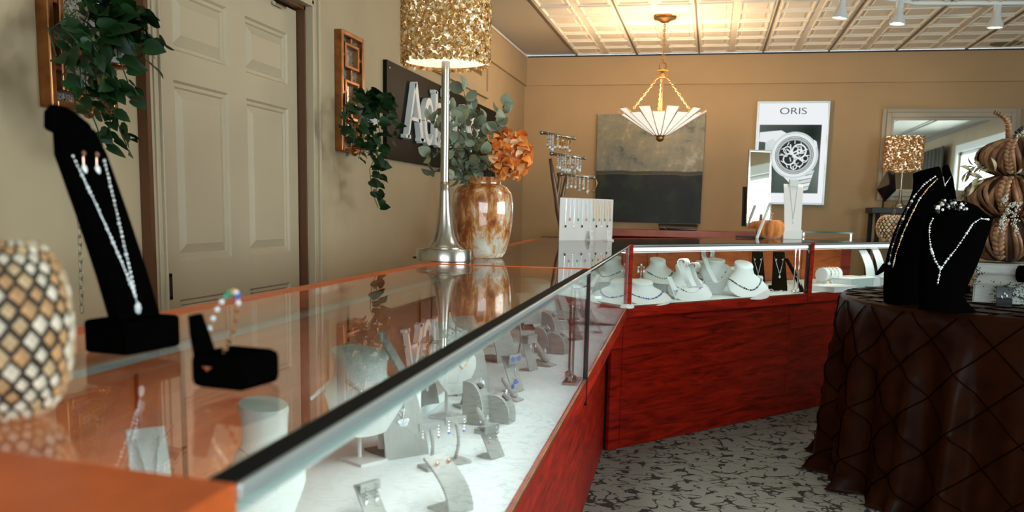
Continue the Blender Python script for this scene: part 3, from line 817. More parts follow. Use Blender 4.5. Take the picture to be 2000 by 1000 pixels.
fold('folded grey card with crystal drops beside the curved strip', L(735, 1012), -.45, .050, .040, er='dangle')
fold('folded grey card closest to the camera in the near case', L(552, 1022), -.45, .058, .046, er='dangle')
# slanted boards between the largest bust and the bar
for k, (px, py, z, hh) in enumerate(((792, 735, .90, .085), (770, 790, .85, .06))):
    pz = L(px, py, z)
    riser(('taller', 'shorter')[k]+' white block behind the largest grey bust', pz, (.06, .07, z-DK), rL)
    t, mb = ramp(('slanted grey card with blue drop earrings', 'small slanted grey card with silver bars')[k]+', behind the largest grey bust', pz, rL, hh, .04, hh*.62, 0, 'grey', curve=1.0, z=z)
    for i, q in enumerate(drape(mb, [(-.010, hh*.85), (.010, hh*.85)], .003)):
        earring(t, q, 'dangle', '%s earring on the %s slanted card' % (('nearer', 'farther')[i], ('upper', 'lower')[k]), ('silver', 'blue' if k == 0 else 'silver'), r=.004, L=.03)
block('taller grey ring block near the front glass', L(930, 826), -.18, .094, .042, .048, ring='crystal')
block('shorter grey ring block beside the taller one', L(980, 824), -.18, .062, .040, .050, ring='crystal')
cone('grey finger stand with silver flower ring', L(950, 846), -.25, .052)
fold('folded grey card with coral drops near the front glass', L(972, 895), -.45, .058, .040, er='dangle', erm=('silver', 'pink'))
cone('grey finger stand with blue flower ring', L(1000, 782), -.25, .055, stone='blue')
fold('tall folded grey card with blue flower studs', L(1012, 766), -.45, .092, .048, er='flower', erm=('blue', 'blue'), pend=('flower', .010, 'blue', 'blue'), erm2=.007, lean=.42, base=.35)
tstand('tall T stand with green drop earrings before the wide grey ramp', L(905, 795), -.75, .112, er='dangle', erm=('silver', 'green'))
t, mb = ramp('wide tall grey ramp with dark base plate, behind the tall T stand', L(925, 770), -.72, .19, .10, .07, .09, 'grey', 'greybase', curve=1.4)
CB = L(880, 640, .965)
t, mb = bust('grey bust under the vase with a single cord', (CB[0], CB[1]), -.45, .150, .150, 'pale', z=.817, leg=.054)
necklace(t, mb, U(.045, .103, .060), 'thin dark cord on the grey bust under the vase', mats=('gold', 'gold'), chain=.0009)
t, mb = ramp('curved grey ramp with green pendant and long dark base', L(990, 708), -.72, .115, .075, .06, .13, 'grey', 'greybase', curve=1.8)
necklace(t, mb, U(.014, .106, .075, p=1.0), 'chain with green pendant on the curved ramp with the long base', pend=('bar', .006, 'green'))
riser('white stepped block behind the curved ramp', L(960, 672), (.11, .12, .07), rL)
tstand('thin T stand with green drops, in front of the white step', L(1015, 697), -.75, .12, er='drop', erm=('silver', 'green'))
fold('upright folded grey card with hoop earrings, mid case', L(1042, 724), -.45, .10, .042, er='drop', lean=.35, base=.35)
cone('grey finger stand with crystal ring, mid case', L(1062, 714), -.25, .072)
block('tallest of the three clustered ring blocks', L(1075, 672), -.18, .115, .050, .055)
block('left block of the three clustered ring blocks', L(1062, 688), -.18, .085, .048, .05)
block('right block of the three clustered ring blocks', L(1092, 690), -.18, .070, .046, .055)
DB = L(1065, 560, .94)
t, mb = bust('grey bust with layered chains, seen under the cherry divider strip', L(1052, 548, .955), -.6, .19, .19, 'pale')
for k in range(3): necklace(t, mb, U(.05, .16-.008*k, .10-.02*k), ('upper', 'middle', 'lower')[k]+' chain on the bust under the divider strip', chain=.001)
riser('white block under the far end of the near case', L(1040, 628), (.13, .2, .05), rL)
t, mb = ramp('grey ramp with long base, left of the clamp rods', L(1040, 640, .80), -.72, .11, .08, .06, .10, 'grey', 'greybase', curve=1.7, z=.813)
t, mb = ramp('wide grey ramp with a silver pendant, right of the three ring blocks behind', L(1082, 640), -.72, .13, .10, .07, .12, 'grey', 'greybase', curve=1.6)
necklace(t, mb, U(.018, .120, .075, p=1.0), 'chain with cluster pendant on the wide grey ramp by the rods', pend=('flower', .007, 'crystal'))
# ---------------- second case
t, mb = ramp('small grey ramp with cascading earrings, behind the rods', L(1108, 625, .80), -.72, .10, .04, .05, .03, 'grey', z=.80)
for i, q in enumerate(drape(mb, [(-.01, .09), (.01, .09)], .003)): earring(t, q, 'dangle', '%s cascading crystal earring behind the clamp rods' % ('nearer', 'farther')[i], L=.05)
riser('small white block behind the clamp rods', L(1108, 625, .80), (.06, .06, .037), rL)
tstand('grey T stand with wide foot, right of the rods', L(1125, 650), -.75, .12, er='dangle')
fold('dark folded card leaning by the thin post', L(1132, 665), -.45, .075, .045, m='greybase')
t, mb = bust('white low bust with gold pendant necklace beside the thin post', L(1163, 632), rL-.1, .14, .17, 'white', 'low')
necklace(t, mb, U(.05, .075, .028, p=1.1), 'gold chain with red pendant on the low bust beside the thin post', mats=('gold', 'gold'), pend=('drop', .006, 'amber'))
M['acrylic'] = mat('clear_acrylic', (.85, .90, .90), .08, 0, trans=.85)
t, mb = ramp('clear acrylic easel with a hanging tag', L(1175, 650), rL+.2, .10, .045, .055, .03, 'acrylic', curve=1.0, th=.008, name='acrylic_easel')
tstand('silver T stand with a white tag', L(1168, 618), -.75, .09, m='chrome', er='drop')
for k, (px, py, z, h, w) in enumerate(((1195, 598, DK, .16, .22), (1210, 560, .80, .15, .21), (1140, 560, .83, .16, .20), (1130, 590, .80, .12, .18))):
    if z > DK: riser('white riser under the %s white bust of the second case' % ('', 'corner', 'rear', 'middle')[k], L(px, py, z), (.16, .16, z-DK), rL-.3)
    t, mb = bust(('white low bust closest to the corner post of the second case', 'raised white bust at the corner of the second case', 'raised white bust at the rear of the second case', 'white low bust in the middle of the second case')[k], L(px, py, z), rL-.35, h, w, 'white', 'low', z=z)
    necklace(t, mb, U(w*.34, h*.55, h*.22, p=1.6), ('blue and silver bead', 'grey stone', 'pale crystal', 'dark bead')[k]+' necklace in the second case', mats=('steel', ('crystal', 'blackgloss', 'crystal', 'green')[k]), bead=(.012, .0046, [0, 0, 1]))
# ---------------- third case, white busts
def Dp(px, py, z=DK): q = atz(px, py, z); return (q.x, q.y)
RZ = .84
pA = on_line(C0, uD, .42, .47)
riser('long low white riser at the back of the angled case, left half', on_line(C0, uD, .36, .50), (.30, .68, RZ-DK), rD)
riser('long low white riser at the back of the angled case, right half', on_line(C0, uD, 1.08, .50), (.30, .60, RZ-DK), rD)
# earring tree
t = thing('earring_tree', 'small silver tree hung with white earrings, on the riser beside the corner post', 'earring stand', (*Dp(1251, 556, RZ), RZ), rD)
mb = MB().tube([(0, 0, 0), (0, 0, .105)], .003, 8); mb.lathe([(.018, 0), (.016, .004), (.004, .008)], 16); mb.ball((0, 0, .108), .007)
for a in range(4): mb.tube([(0, 0, .095), (.02*math.cos(a*PI/2), .02*math.sin(a*PI/2), .10)], .002, 6)
mb.build('tree_stem', M['chrome'], t, smooth=True)
for a in range(4):
    for k in (0, 1):
        earring(t, (.021*math.cos(a*PI/2), .021*math.sin(a*PI/2)+.006*k-.003, .096), 'drop', '%s white drop earring hanging from the small silver tree' % ORD[2*a+k], ('silver', 'pearl'), r=.006, L=.018, group='white drops on the silver tree')
bl = [(1290, 552, RZ, .125, .21, 'low', 'white bust with a coloured stone strand, beside the silver tree', ('steel', 'green')),
      (1372, 545, RZ, .10, .14, 'low', 'small white bust half hidden behind the open bangle stand', ('steel', 'crystal')),
      (1262, 590, DK, .10, .26, 'low', 'broad white bust with a bead row against the corner post', ('steel', 'blue')),
      (1345, 583, DK, .17, .25, 'low', 'white bust with square stone collar in the middle front', ('steel', 'crystal')),
      (1395, 572, DK, .20, .20, 'tall', 'upright white bust with pearl V necklace', ('steel', 'pearl')),
      (1460, 578, DK, .18, .25, 'low', 'white bust with even grey beads, left of the black stands', ('steel', 'blackgloss'))]
for px, py, z, h, w, kind, lab, mm in bl:
    t, mb = bust(lab, Dp(px, py, z), rD-.50, h, w, 'white', kind, z=z)
    if kind == 'low': yz = U(w*.40, h*.52, h*.20, p=1.7)
    else: yz = U(w*.34, h*.80, h*.36, p=1.3)
    necklace(t, mb, yz, 'bead necklace on the '+short(lab), mats=mm, bead=(.013, .0052, [0, 1, 1]))
t, mb = ramp('white card easel with a small black and white portrait photo', Dp(1325, 585), rD+.1, .12, .055, .07, 0, 'white', curve=1.0, wtop=.04, group='white cards')
q = drape(mb, [(0, .03)], .002)[0]
ph = MB().box(q, (.0012, .036, .046), (0, -.53, 0)).build('photo', [mat('photo_grey', (.55, .56, .60), .4)], t)
fm = MB().box(q+Vector((.0016, 0, -.010)), (.0012, .022, .016), (0, -.53, 0)); fm.ball(q+Vector((.0020, 0, .010)), .0075, 8, 5, (.2, 1, 1.25)); fm.build('portrait_hair_and_suit', M['blackmat'], ph)
fm = MB(); fm.ball(q+Vector((.0030, 0, .006)), .0052, 8, 5, (.2, 1, 1.3)); fm.build('portrait_face', M['pearl'], ph)
def bracelet_stand(label, p, rz, h, w, z, m='white'):
    # curled white board: leaning strip whose top rolls forward
    t = thing('bracelet_stand', label, 'display stand', (p[0], p[1], z), rz, 'curled white stands')
    path = [(0, 0), (-.25*h, .4*h), (-.42*h, .8*h), (-.44*h, .92*h), (-.36*h, h), (-.22*h, h), (-.14*h, .90*h), (-.16*h, .78*h)]
    MB().sheet([[(x, s*w/2, zz) for s in (-1, 0, 1)] for x, zz in path], .004).build('curled_board', M[m], t, smooth=True, auto=.9)
    MB().box((-.12*h, 0, .003), (.3*h, w, .006)).build('base_plate', M[m], t)
    earring(t, (-.12*h, -.012, .9*h), 'dangle', 'nearer earring on the '+short(label), r=.005, L=.02); earring(t, (-.12*h, .012, .9*h), 'dangle', 'farther earring on the '+short(label), r=.005, L=.02)
    return t
bracelet_stand('curled white stand rising behind the middle bust', Dp(1348, 562, RZ), rD+.3, .15, .06, RZ)
bracelet_stand('curled white stand next to the first, slightly smaller', Dp(1368, 562, RZ), rD+.3, .13, .06, RZ)
bracelet_stand('tallest curled white stand, over the pearl V bust', Dp(1398, 552, RZ), rD+.3, .19, .06, RZ)
bracelet_stand('short curled white stand before the black boards', Dp(1490, 572), rD+.3, .10, .06, DK)
# ring trays on the riser
t = thing('earring_rack', 'small white rack of gold hoops on the riser', 'earring stand', (*Dp(1425, 547, RZ), RZ), rD)
MB().box((0, 0, .04), (.006, .12, .08)).build('rack_board', M['white'], t)
for i in range(8): earring(t, (.006, -.05+.0143*i, .06), 'hoop', '%s gold hoop along the small white rack on the riser' % ORD[i], ('gold', 'gold'), L=.018, group='gold hoops on the white rack')
# black boards
for k, (px, py, h, w, ln, lab) in enumerate(((1480, 566, .235, .095, .05, 'left black board with drop pendant and studs'), (1522, 568, .240, .10, .05, 'right black board with drop pendant and studs'), (1567, 571, .20, .03, .13, 'thin black arm leaning beside the wide post'))):
    t, mb = ramp(lab, Dp(px, py), -1.30 if k < 2 else rD, h, w, ln, .06, 'black', curve=1.2, group='black necklace boards', th=.012, wtop=w*.7)
    if k < 2:
        MB().box((-.03, 0, .015), (.06, w*1.02, .03)).build('black_foot', M['black'], t)
        necklace(t, mb, U(w*.30, h*.86, h*.42, p=1.0), 'silver V chain with drop on the '+short(lab), chain=.0016, pend=('drop', .009, 'crystal'))
        for i, q in enumerate(drape(mb, [(-w*.2, h*.80), (w*.2, h*.80)], .003)): earring(t, q, 'stud', '%s stud on the %s' % (('nearer', 'farther')[i], lab), r=.006)
    else:
        necklace(t, mb, U(w*.3, h*.5, h*.2), 'short chain on the thin black arm', chain=.0014)
mb = MB(); q0 = Vector((*Dp(1482, 570), DK+.018)); q1 = Vector((*Dp(1530, 576), DK+.018))
pts = [q0.lerp(q1, i/12)+Vector((0, 0, .008*math.sin(i*1.3))) for i in range(13)]
tag(MB().tube(pts, .0022, 6).build('bracelet', M['silver'], None, smooth=True), 'silver wave bracelet lying across the black feet', 'bracelet')
# ---------------- fourth case
t = thing('bracelet_roll', 'white roll wearing three charm bracelets, beside the wide post', 'display stand', (*Dp(1618, 552, .80), .80), rD, None)
MB().tube([(0, -.09, .055), (0, .09, .055)], .045, 20).build('roll', M['white'], t, smooth=True, auto=.8)
MB().box((0, 0, .008), (.08, .16, .016)).build('roll_base', M['white'], t)
for k in range(3):
    m_ = MB(); y = -.05+.045*k
    c = [Vector((.048*math.cos(a*PI/10), y+.004*math.sin(a), .055+.048*math.sin(a*PI/10))) for a in range(20)]
    m_.tube(c, .0015, 5, closed=True); beads(m_, c, .012, .004, [0, 1], seed=k)
    m_.cur = 1
    for j in range(4): m_.ball((.047, y+.006*(j-1.5), .012-.004*j), .005)
    o = m_.build('bracelet', [M['silver'], M['amber']], None); o.location = t.location; o.rotation_euler = t.rotation_euler
    tag(o, ('first', 'second', 'third')[k]+' charm bracelet on the white roll, counting from the wide post', 'bracelet', 'charm bracelets')
riser('white block under the bracelet roll', Dp(1625, 557, .80), (.20, .26, .037), rD)
riser('low wide white step in the farthest case', Dp(1660, 552, .80), (.22, .34, .075), rD)
for k, (px, py, z, h, w) in enumerate(((1700, 540, .84, .17, .08), (1722, 540, .84, .19, .07))):
    t, mb = ramp(('curved white ramp nearest the black bust tail', 'tall narrow white ramp behind the curved one', 'short white ramp at the back')[k]+' of the farthest case', Dp(px, py, z), rD-.2, h, w, .08, .04, 'white', z=DK+.0751 if False else z, curve=1.8)
    riser('white block under the %s ramp of the farthest case' % ('curved', 'tall', 'short')[k], Dp(px, py, z), (.12, .12, z-DK), rD)
    necklace(t, mb, U(w*.3, h*.9, h*.5), 'thin chain on the %s white ramp of the farthest case' % ('curved', 'tall', 'short')[k])
# ------------------------------------------------------------------ tall lamp with chip shade
def chipmat(name, c1, c2, e=0.0):
    m, t, b = nt(name)
    N = t.nodes; g = N.new('ShaderNodeNewGeometry'); cr = N.new('ShaderNodeValToRGB')
    cr.color_ramp.elements.new(.75).color = (.66, .38, .12, 1); cr.color_ramp.elements[0].color = (*c1, 1); cr.color_ramp.elements[2].color = (*c2, 1)
    t.links.new(g.outputs['Random Per Island'], cr.inputs['Fac']); t.links.new(cr.outputs[0], b.inputs['Base Color'])
    b.inputs['Roughness'].default_value = .32; b.inputs['Metallic'].default_value = .3
    b.inputs['Emission Color'].default_value = (1, .62, .25, 1); b.inputs['Emission Strength'].default_value = e
    return m
M['chip'] = chipmat('shell_chip', (.42, .17, .035), (.95, .82, .58), .0)
M['shade_in'] = mat('white_shade_lining', (.9, .85, .75), .8, emit=(1, .86, .62), estr=1.1)
def chip_lamp(name, label, base, z, H, rs, hs, rb, seed, chips, watt):
    """H height of the shade's lower rim above the base, rs its radius, hs its height, rb base radius"""
    t = thing(name, label, 'lamp', (base[0], base[1], z))
    k = rb/.082
    MB().lathe([(rb, 0), (rb, .030*k), (rb*.97, .034*k), (0, .034*k)], 40).build('base', M['nickel'], t, smooth=True, auto=.6)
    MB().lathe([(rb*.74, .034*k), (rb*.62, .040*k), (rb*.48, .055*k), (rb*.36, .080*k), (rb*.28, .11*k), (rb*.215, .15*k), (rb*.175, .20*k), (rb*.165, .23*k)], 32).build('flared_foot', M['nickel'], t, smooth=True)
    MB().lathe([(rb*.15, .229*k), (rb*.15, H+.12), (0, H+.12)], 20).build('pole', M['nickel'], t, smooth=True, auto=.6)
    sh = MB().lathe([(rs*.96, H+.004), (rs*.96, H+hs)], 40)
    sd = sh.build('shade_lining', M['shade_in'], t, smooth=True)
    rr = random.Random(seed); mb = MB()
    for i in range(chips):
        a = rr.random()*2*PI; zz = H-.006+rr.random()*(hs+.004); s = (.0050+.003*rr.random())*rs/.118
        c = Vector((rs*math.cos(a), rs*math.sin(a), zz)); nrm = Vector((math.cos(a), math.sin(a), 0))
        Rm = (Matrix.Rotation(a, 3, 'Z') @ Matrix.Rotation((rr.random()-.5)*1.5, 3, 'Y') @ Matrix.Rotation((rr.random()-.5)*1.5, 3, 'Z'))
        r0 = rr.random()*6
        vs = [c+nrm*.003*rr.random()+Rm @ Vector((0, s*math.cos(r0+j*2*PI/6), s*math.sin(r0+j*2*PI/6)*.8)) for j in range(6)]
        mb.add(vs, [tuple(range(6))])
    o = mb.build('shell_chips', M['chip'], t); o['kind'] = 'stuff'
    bl = MB().ball((0, 0, H+.11), .028, 12, 8); bl.build('bulb', emis('bulb_'+name, (1, .80, .5), 10 if rb > .07 else 2), t, smooth=True)
    lo = light('POINT', 'lamp_bulb', (base[0], base[1], z+H+.06), watt, (1, .66, .32), .03)
    return t
lb = atz(867, 509, HT)
lamp = chip_lamp('table_lamp', 'tall brushed nickel lamp with gold shell chip shade on the divider strip', (lb.x, lb.y), HT+.0016, .575, .126, .30, .083, 5, 8200, 2.6)
cordp = [(lb.x-.07, lb.y, HT+.005), (lb.x-.10, lb.y+.01, HT+.006), (lb.x-.105, lb.y+.04, HT+.006), (-.80, lb.y+.06, HT+.004), (-.815, lb.y+.05, HT-.02), (-.82, lb.y+.05, HT-.30)]
child('power_cord', MB().tube(cordp, .003, 6), M['blackmat'], lamp)

# ------------------------------------------------------------------ mercury glass vase
def patina():
    m, t, b = nt('rusty_mercury_glass'); N = t.nodes; L_ = t.links
    tc = N.new('ShaderNodeTexCoord'); mp = N.new('ShaderNodeMapping'); mp.inputs['Scale'].default_value = (1, 1, .42)
    n = N.new('ShaderNodeTexNoise'); n.inputs['Scale'].default_value = 34; n.inputs['Detail'].default_value = 9; n.inputs['Roughness'].default_value = .72; n.inputs['Distortion'].default_value = .6
    L_.new(tc.outputs['Object'], mp.inputs[0]); L_.new(mp.outputs[0], n.inputs['Vector'])
    n2 = N.new('ShaderNodeTexNoise'); n2.inputs['Scale'].default_value = 7; L_.new(tc.outputs['Object'], n2.inputs['Vector'])
    ad = N.new('ShaderNodeMath'); ad.operation = 'MULTIPLY_ADD'; ad.inputs[1].default_value = .55; L_.new(n2.outputs['Fac'], ad.inputs[0]); L_.new(n.outputs['Fac'], ad.inputs[2])
    cr = N.new('ShaderNodeValToRGB'); e = cr.color_ramp.elements
    e[0].position = .66; e[0].color = (.20, .045, .008, 1); e[1].position = 1.0; e[1].color = (.55, .51, .44, 1)
    x = e.new(.78); x.color = (.48, .18, .04, 1); x = e.new(.86); x.color = (.50, .42, .32, 1)
    L_.new(ad.outputs[0], cr.inputs['Fac']); L_.new(cr.outputs[0], b.inputs['Base Color'])
    b.inputs['Roughness'].default_value = .25; b.inputs['Metallic'].default_value = .12; b.inputs['Coat Weight'].default_value = 1; b.inputs['Coat Roughness'].default_value = .03
    return m
M['patina'] = patina()
vb = atz(941, 503, HT)
vase = thing('vase', 'rust speckled mercury glass vase behind the tall lamp', 'vase', (vb.x, vb.y, HT))
pr = [(0, .0), (.060, .0), (.072, .004), (.082, .020), (.094, .060), (.102, .110), (.105, .150), (.105, .185), (.100, .215), (.085, .238), (.066, .247), (.062, .250), (.062, .270), (.064, .272), (.058, .272), (.056, .25), (0, .245)]
sv = .95
MB().lathe([(r*sv, z*sv) for r, z in pr], 48).build('vase_body', M['patina'], vase, smooth=True, auto=.9)
# eucalyptus
def leafmesh(name, m, l=.03, w=.024, cup=.25, tip=.0):
    pts = []; K = 7; mb = MB(); g = []
    for i in range(K):
        u = i/(K-1); hw = w/2*(math.sin(PI*min(1, u*.97+.03))**(.6 if tip == 0 else .8))*(1-tip*u*.5)
        g.append([(l*u, -hw, cup*hw+.12*l*math.sin(PI*u)), (l*u, 0, .12*l*math.sin(PI*u)), (l*u, hw, cup*hw+.12*l*math.sin(PI*u))])
    vs = [v for r in g for v in r]
    mb.add(vs, [(i*3+j, (i+1)*3+j, (i+1)*3+j+1, i*3+j+1) for i in range(K-1) for j in range(2)])
    return mb.mesh(name, m, True)
EL = [leafmesh('leaf', M['euc'], .046, .036), leafmesh('leaf', M['euc2'], .042, .032), leafmesh('leaf', M['euc'], .038, .026, .4)]
euc = thing('eucalyptus_bunch', 'pale grey green eucalyptus stems standing in the mercury vase', 'foliage', (vb.x, vb.y, HT+.255), 0)
def axisM(p, d, rr_, roll=None):
    d = Vector(d).normalized(); q = d.to_track_quat('X', 'Z').to_matrix().to_4x4()
    return Matrix.Translation(p) @ q @ Matrix.Rotation(roll if roll is not None else rr_.random()*2*PI, 4, 'X')
rr = random.Random(11)
stm = MB()
mouth = Vector((0, 0, 0)); e0 = Vector((vb.x, vb.y, HT+.255)); dv = dep(e0)
tips = [((905, 175), -.03, 6), ((848, 235), -.06, 6), ((840, 300), -.10, 6), ((985, 205), .04, 6), ((972, 240), -.03, 5), ((925, 215), .03, 6), ((872, 215), .05, 5), ((850, 335), -.04, 5), ((900, 240), -.08, 5), ((942, 235), .07, 5), ((965, 262), .02, 4), ((880, 280), -.10, 4), ((925, 270), -.10, 5), ((915, 310), -.05, 5), ((945, 300), -.07, 4), ((890, 325), -.06, 4), ((935, 325), -.06, 4), ((870, 260), .0, 5), ((905, 285), -.04, 5), ((885, 350), -.085, 3), ((960, 290), -.03, 4)]
for (px, py), dd, nl in tips:
    r_ = ray(px, py); tip = CAM+r_*((dv+dd))-e0
    st = Vector((rr.uniform(-.03, .03), rr.uniform(-.03, .03), -.05))
    mid = st.lerp(tip, .5)+Vector((0, 0, .02)); pts = [st, st.lerp(mid, .6)+Vector((0, 0, .01)), mid, mid.lerp(tip, .55)+Vector((0, 0, .006)), tip]
    stm.tube(pts, [.002, .0018, .0016, .0012, .001], 5)
    for k in range(nl):
        u = .35+.65*k/(nl-1); i = min(3, int(u*4)); p = pts[i].lerp(pts[i+1], u*4-i); d = (pts[i+1]-pts[i]).normalized()
        for s in (-1, 1):
            a = rr.random()*2*PI; side = d.orthogonal().normalized(); side.rotate(Matrix.Rotation(a, 3, d))
            dd_ = d*.5+side*s; sc_ = rr.uniform(.75, 1.15)*(1.0 if k else .8)
            link('leaf', EL[rr.choice((0, 0, 1, 2))], euc, axisM(p, dd_, rr) @ Matrix.Scale(sc_, 4))
    link('leaf', EL[0], euc, axisM(tip, tip-mid, rr))
stm.build('stem', M['twig'], euc)
# hydrangea
def petalm():
    m, t, b = nt('orange_petal'); N = t.nodes
    oi = N.new('ShaderNodeObjectInfo'); cr = N.new('ShaderNodeValToRGB'); e = cr.color_ramp.elements
    e[0].color = (.62, .14, .015, 1); e[1].color = (.85, .55, .30, 1); x = e.new(.6); x.color = (.80, .25, .03, 1)
    t.links.new(oi.outputs['Random'], cr.inputs['Fac']); t.links.new(cr.outputs[0], b.inputs['Base Color']); b.inputs['Roughness'].default_value = .6
    return m
M['petal'] = petalm()
hy = CAM+ray(990, 303)*(dv-.02)
hyd = thing('hydrangea', 'orange silk hydrangea head leaning out of the vase', 'flower', hy)
MB().ball((0, 0, 0), .052, 14, 10).build('flower_core', mat('deep_orange_core', (.35, .07, .01), .8), hyd, smooth=True)
pm = [leafmesh('petal', M['petal'], .034, .034, .5), leafmesh('petal', M['petal'], .030, .036, .8)]
for i in range(190):
    zz = 1-2*(i+.5)/190; a = i*2.39996; rd = math.sqrt(1-zz*zz); nrm = Vector((rd*math.cos(a), rd*math.sin(a), zz))
    tg = nrm.orthogonal().normalized(); tg.rotate(Matrix.Rotation(rr.random()*6.28, 3, nrm))
    p = nrm*rr.uniform(.050, .066); dd_ = tg*1.0+nrm*rr.uniform(.1, 1.0)
    link('petal', rr.choice(pm), hyd, Matrix.Translation(p) @ dd_.to_track_quat('X', 'Z').to_matrix().to_4x4() @ Matrix.Rotation(rr.uniform(-.9, .9), 4, 'X') @ Matrix.Scale(rr.uniform(.8, 1.15), 4))
MB().tube([(-.02, -.0, -.02), (e0-hy)*.6, (e0-hy)+Vector((0, 0, -.04))], .003, 6).build('stem', M['stem'], hyd)

# ------------------------------------------------------------------ wall sconces with pothos
def lattice(t, W, Hh):
    """square bamboo-like lattice frame: local y across, z up, x out of the wall"""
    o = MB()
    th = .022
    for (a, b, c, d) in ((-W/2, -W/2+th, 0, Hh), (W/2-th, W/2, 0, Hh), (-W/2+th, W/2-th, 0, th), (-W/2+th, W/2-th, Hh-th, Hh)):
        o.box((.021, (a+b)/2, (c+d)/2), (.042, b-a, d-c))
    o.build('outer_frame', M['bronze'], t, bevel=.004)
    i_ = MB(); n = 3; ph = (Hh-2*th)/n
    for k in range(n):
        z0, z1 = th+k*ph+.028, th+(k+1)*ph-.028; y0, y1 = -W/2+th+.032, W/2-th-.032
        for (a, b, c, d) in ((y0, y0+.016, z0, z1), (y1-.016, y1, z0, z1), (y0+.016, y1-.016, z0, z0+.016), (y0+.016, y1-.016, z1-.016, z1)):
            i_.box((.022, (a+b)/2, (c+d)/2), (.030, b-a, d-c))
        zc = (z0+z1)/2
        i_.box((.02, (-W/2+th+y0)/2, zc), (.024, y0+W/2-th, .014)); i_.box((.02, (W/2-th+y1)/2, zc), (.024, W/2-th-y1, .014))
        i_.box((.02, 0, z1+(.028 if k < n-1 else .014)), (.024, .016, .056 if k < n-1 else .028))
        if k == 0: i_.box((.02, 0, z0-.014), (.024, .016, .028))
    i_.build('inner_lattice', M['bronze'], t, bevel=.003)
    MB().box((.004, 0, Hh/2), (.006, W-th, Hh-th)).build('mosaic_glass', M['mosaic'], t)
    k = MB(); k.tube([(.03, 0, .03), (.08, 0, .02), (.12, 0, .045), (.12, 0, .12)], .008, 8); k.lathe([(0, 0), (.05, .006), (.055, .014), (.0, .012)], 20, (.12, 0, .12)); k.ball((.045, 0, .0), .018)
    k.build('bracket', M['bronze'], t, smooth=True)
def mosaic():
    m, t, b = nt('crackled_mirror_mosaic'); N = t.nodes; L_ = t.links
    tc = N.new('ShaderNodeTexCoord'); v = N.new('ShaderNodeTexVoronoi'); v.inputs['Scale'].default_value = 210
    L_.new(tc.outputs['Object'], v.inputs['Vector']); bw = N.new('ShaderNodeValToRGB'); bw.color_ramp.elements[0].color = (.03, .025, .02, 1); bw.color_ramp.elements[1].color = (.55, .58, .52, 1)
    s = N.new('ShaderNodeSeparateColor'); L_.new(v.outputs['Color'], s.inputs[0]); L_.new(s.outputs[0], bw.inputs['Fac']); L_.new(bw.outputs[0], b.inputs['Base Color'])
    b.inputs['Metallic'].default_value = .6; b.inputs['Roughness'].default_value = .25; return m
M['mosaic'] = mosaic()
def heart(name, m, l=.06, w=.05, fold=.5):
    prof = [(0, .0), (-.10, .26), (.02, .46), (.28, .54), (.55, .46), (.82, .22), (1.0, 0)]
    mb = MB(); vs = []
    mid = [0, .02, .12, .32, .56, .80, 1.0]
    for (x, y), mx in zip(prof, mid):
        b = -.25*l*(mx**2)
        vs += [(mx*l, 0, b), (x*l, y*w, b+fold*y*w*.6), (x*l, -y*w, b+fold*y*w*.6)]
    fs = []
    for i in range(6):
        a, c = i*3, (i+1)*3
        fs += [(a, c, c+1, a+1), (a, a+2, c+2, c)]
    mb.add(vs, fs); return mb.mesh(name, m, True)
HL = [heart('leaf', M['leaf'], .052, .044), heart('leaf', M['leaf'], .046, .036, .9), heart('leaf', M['leaf'], .056, .050, .3)]
M['pot'] = mat('white_ridged_pot', (.62, .60, .56), .4)
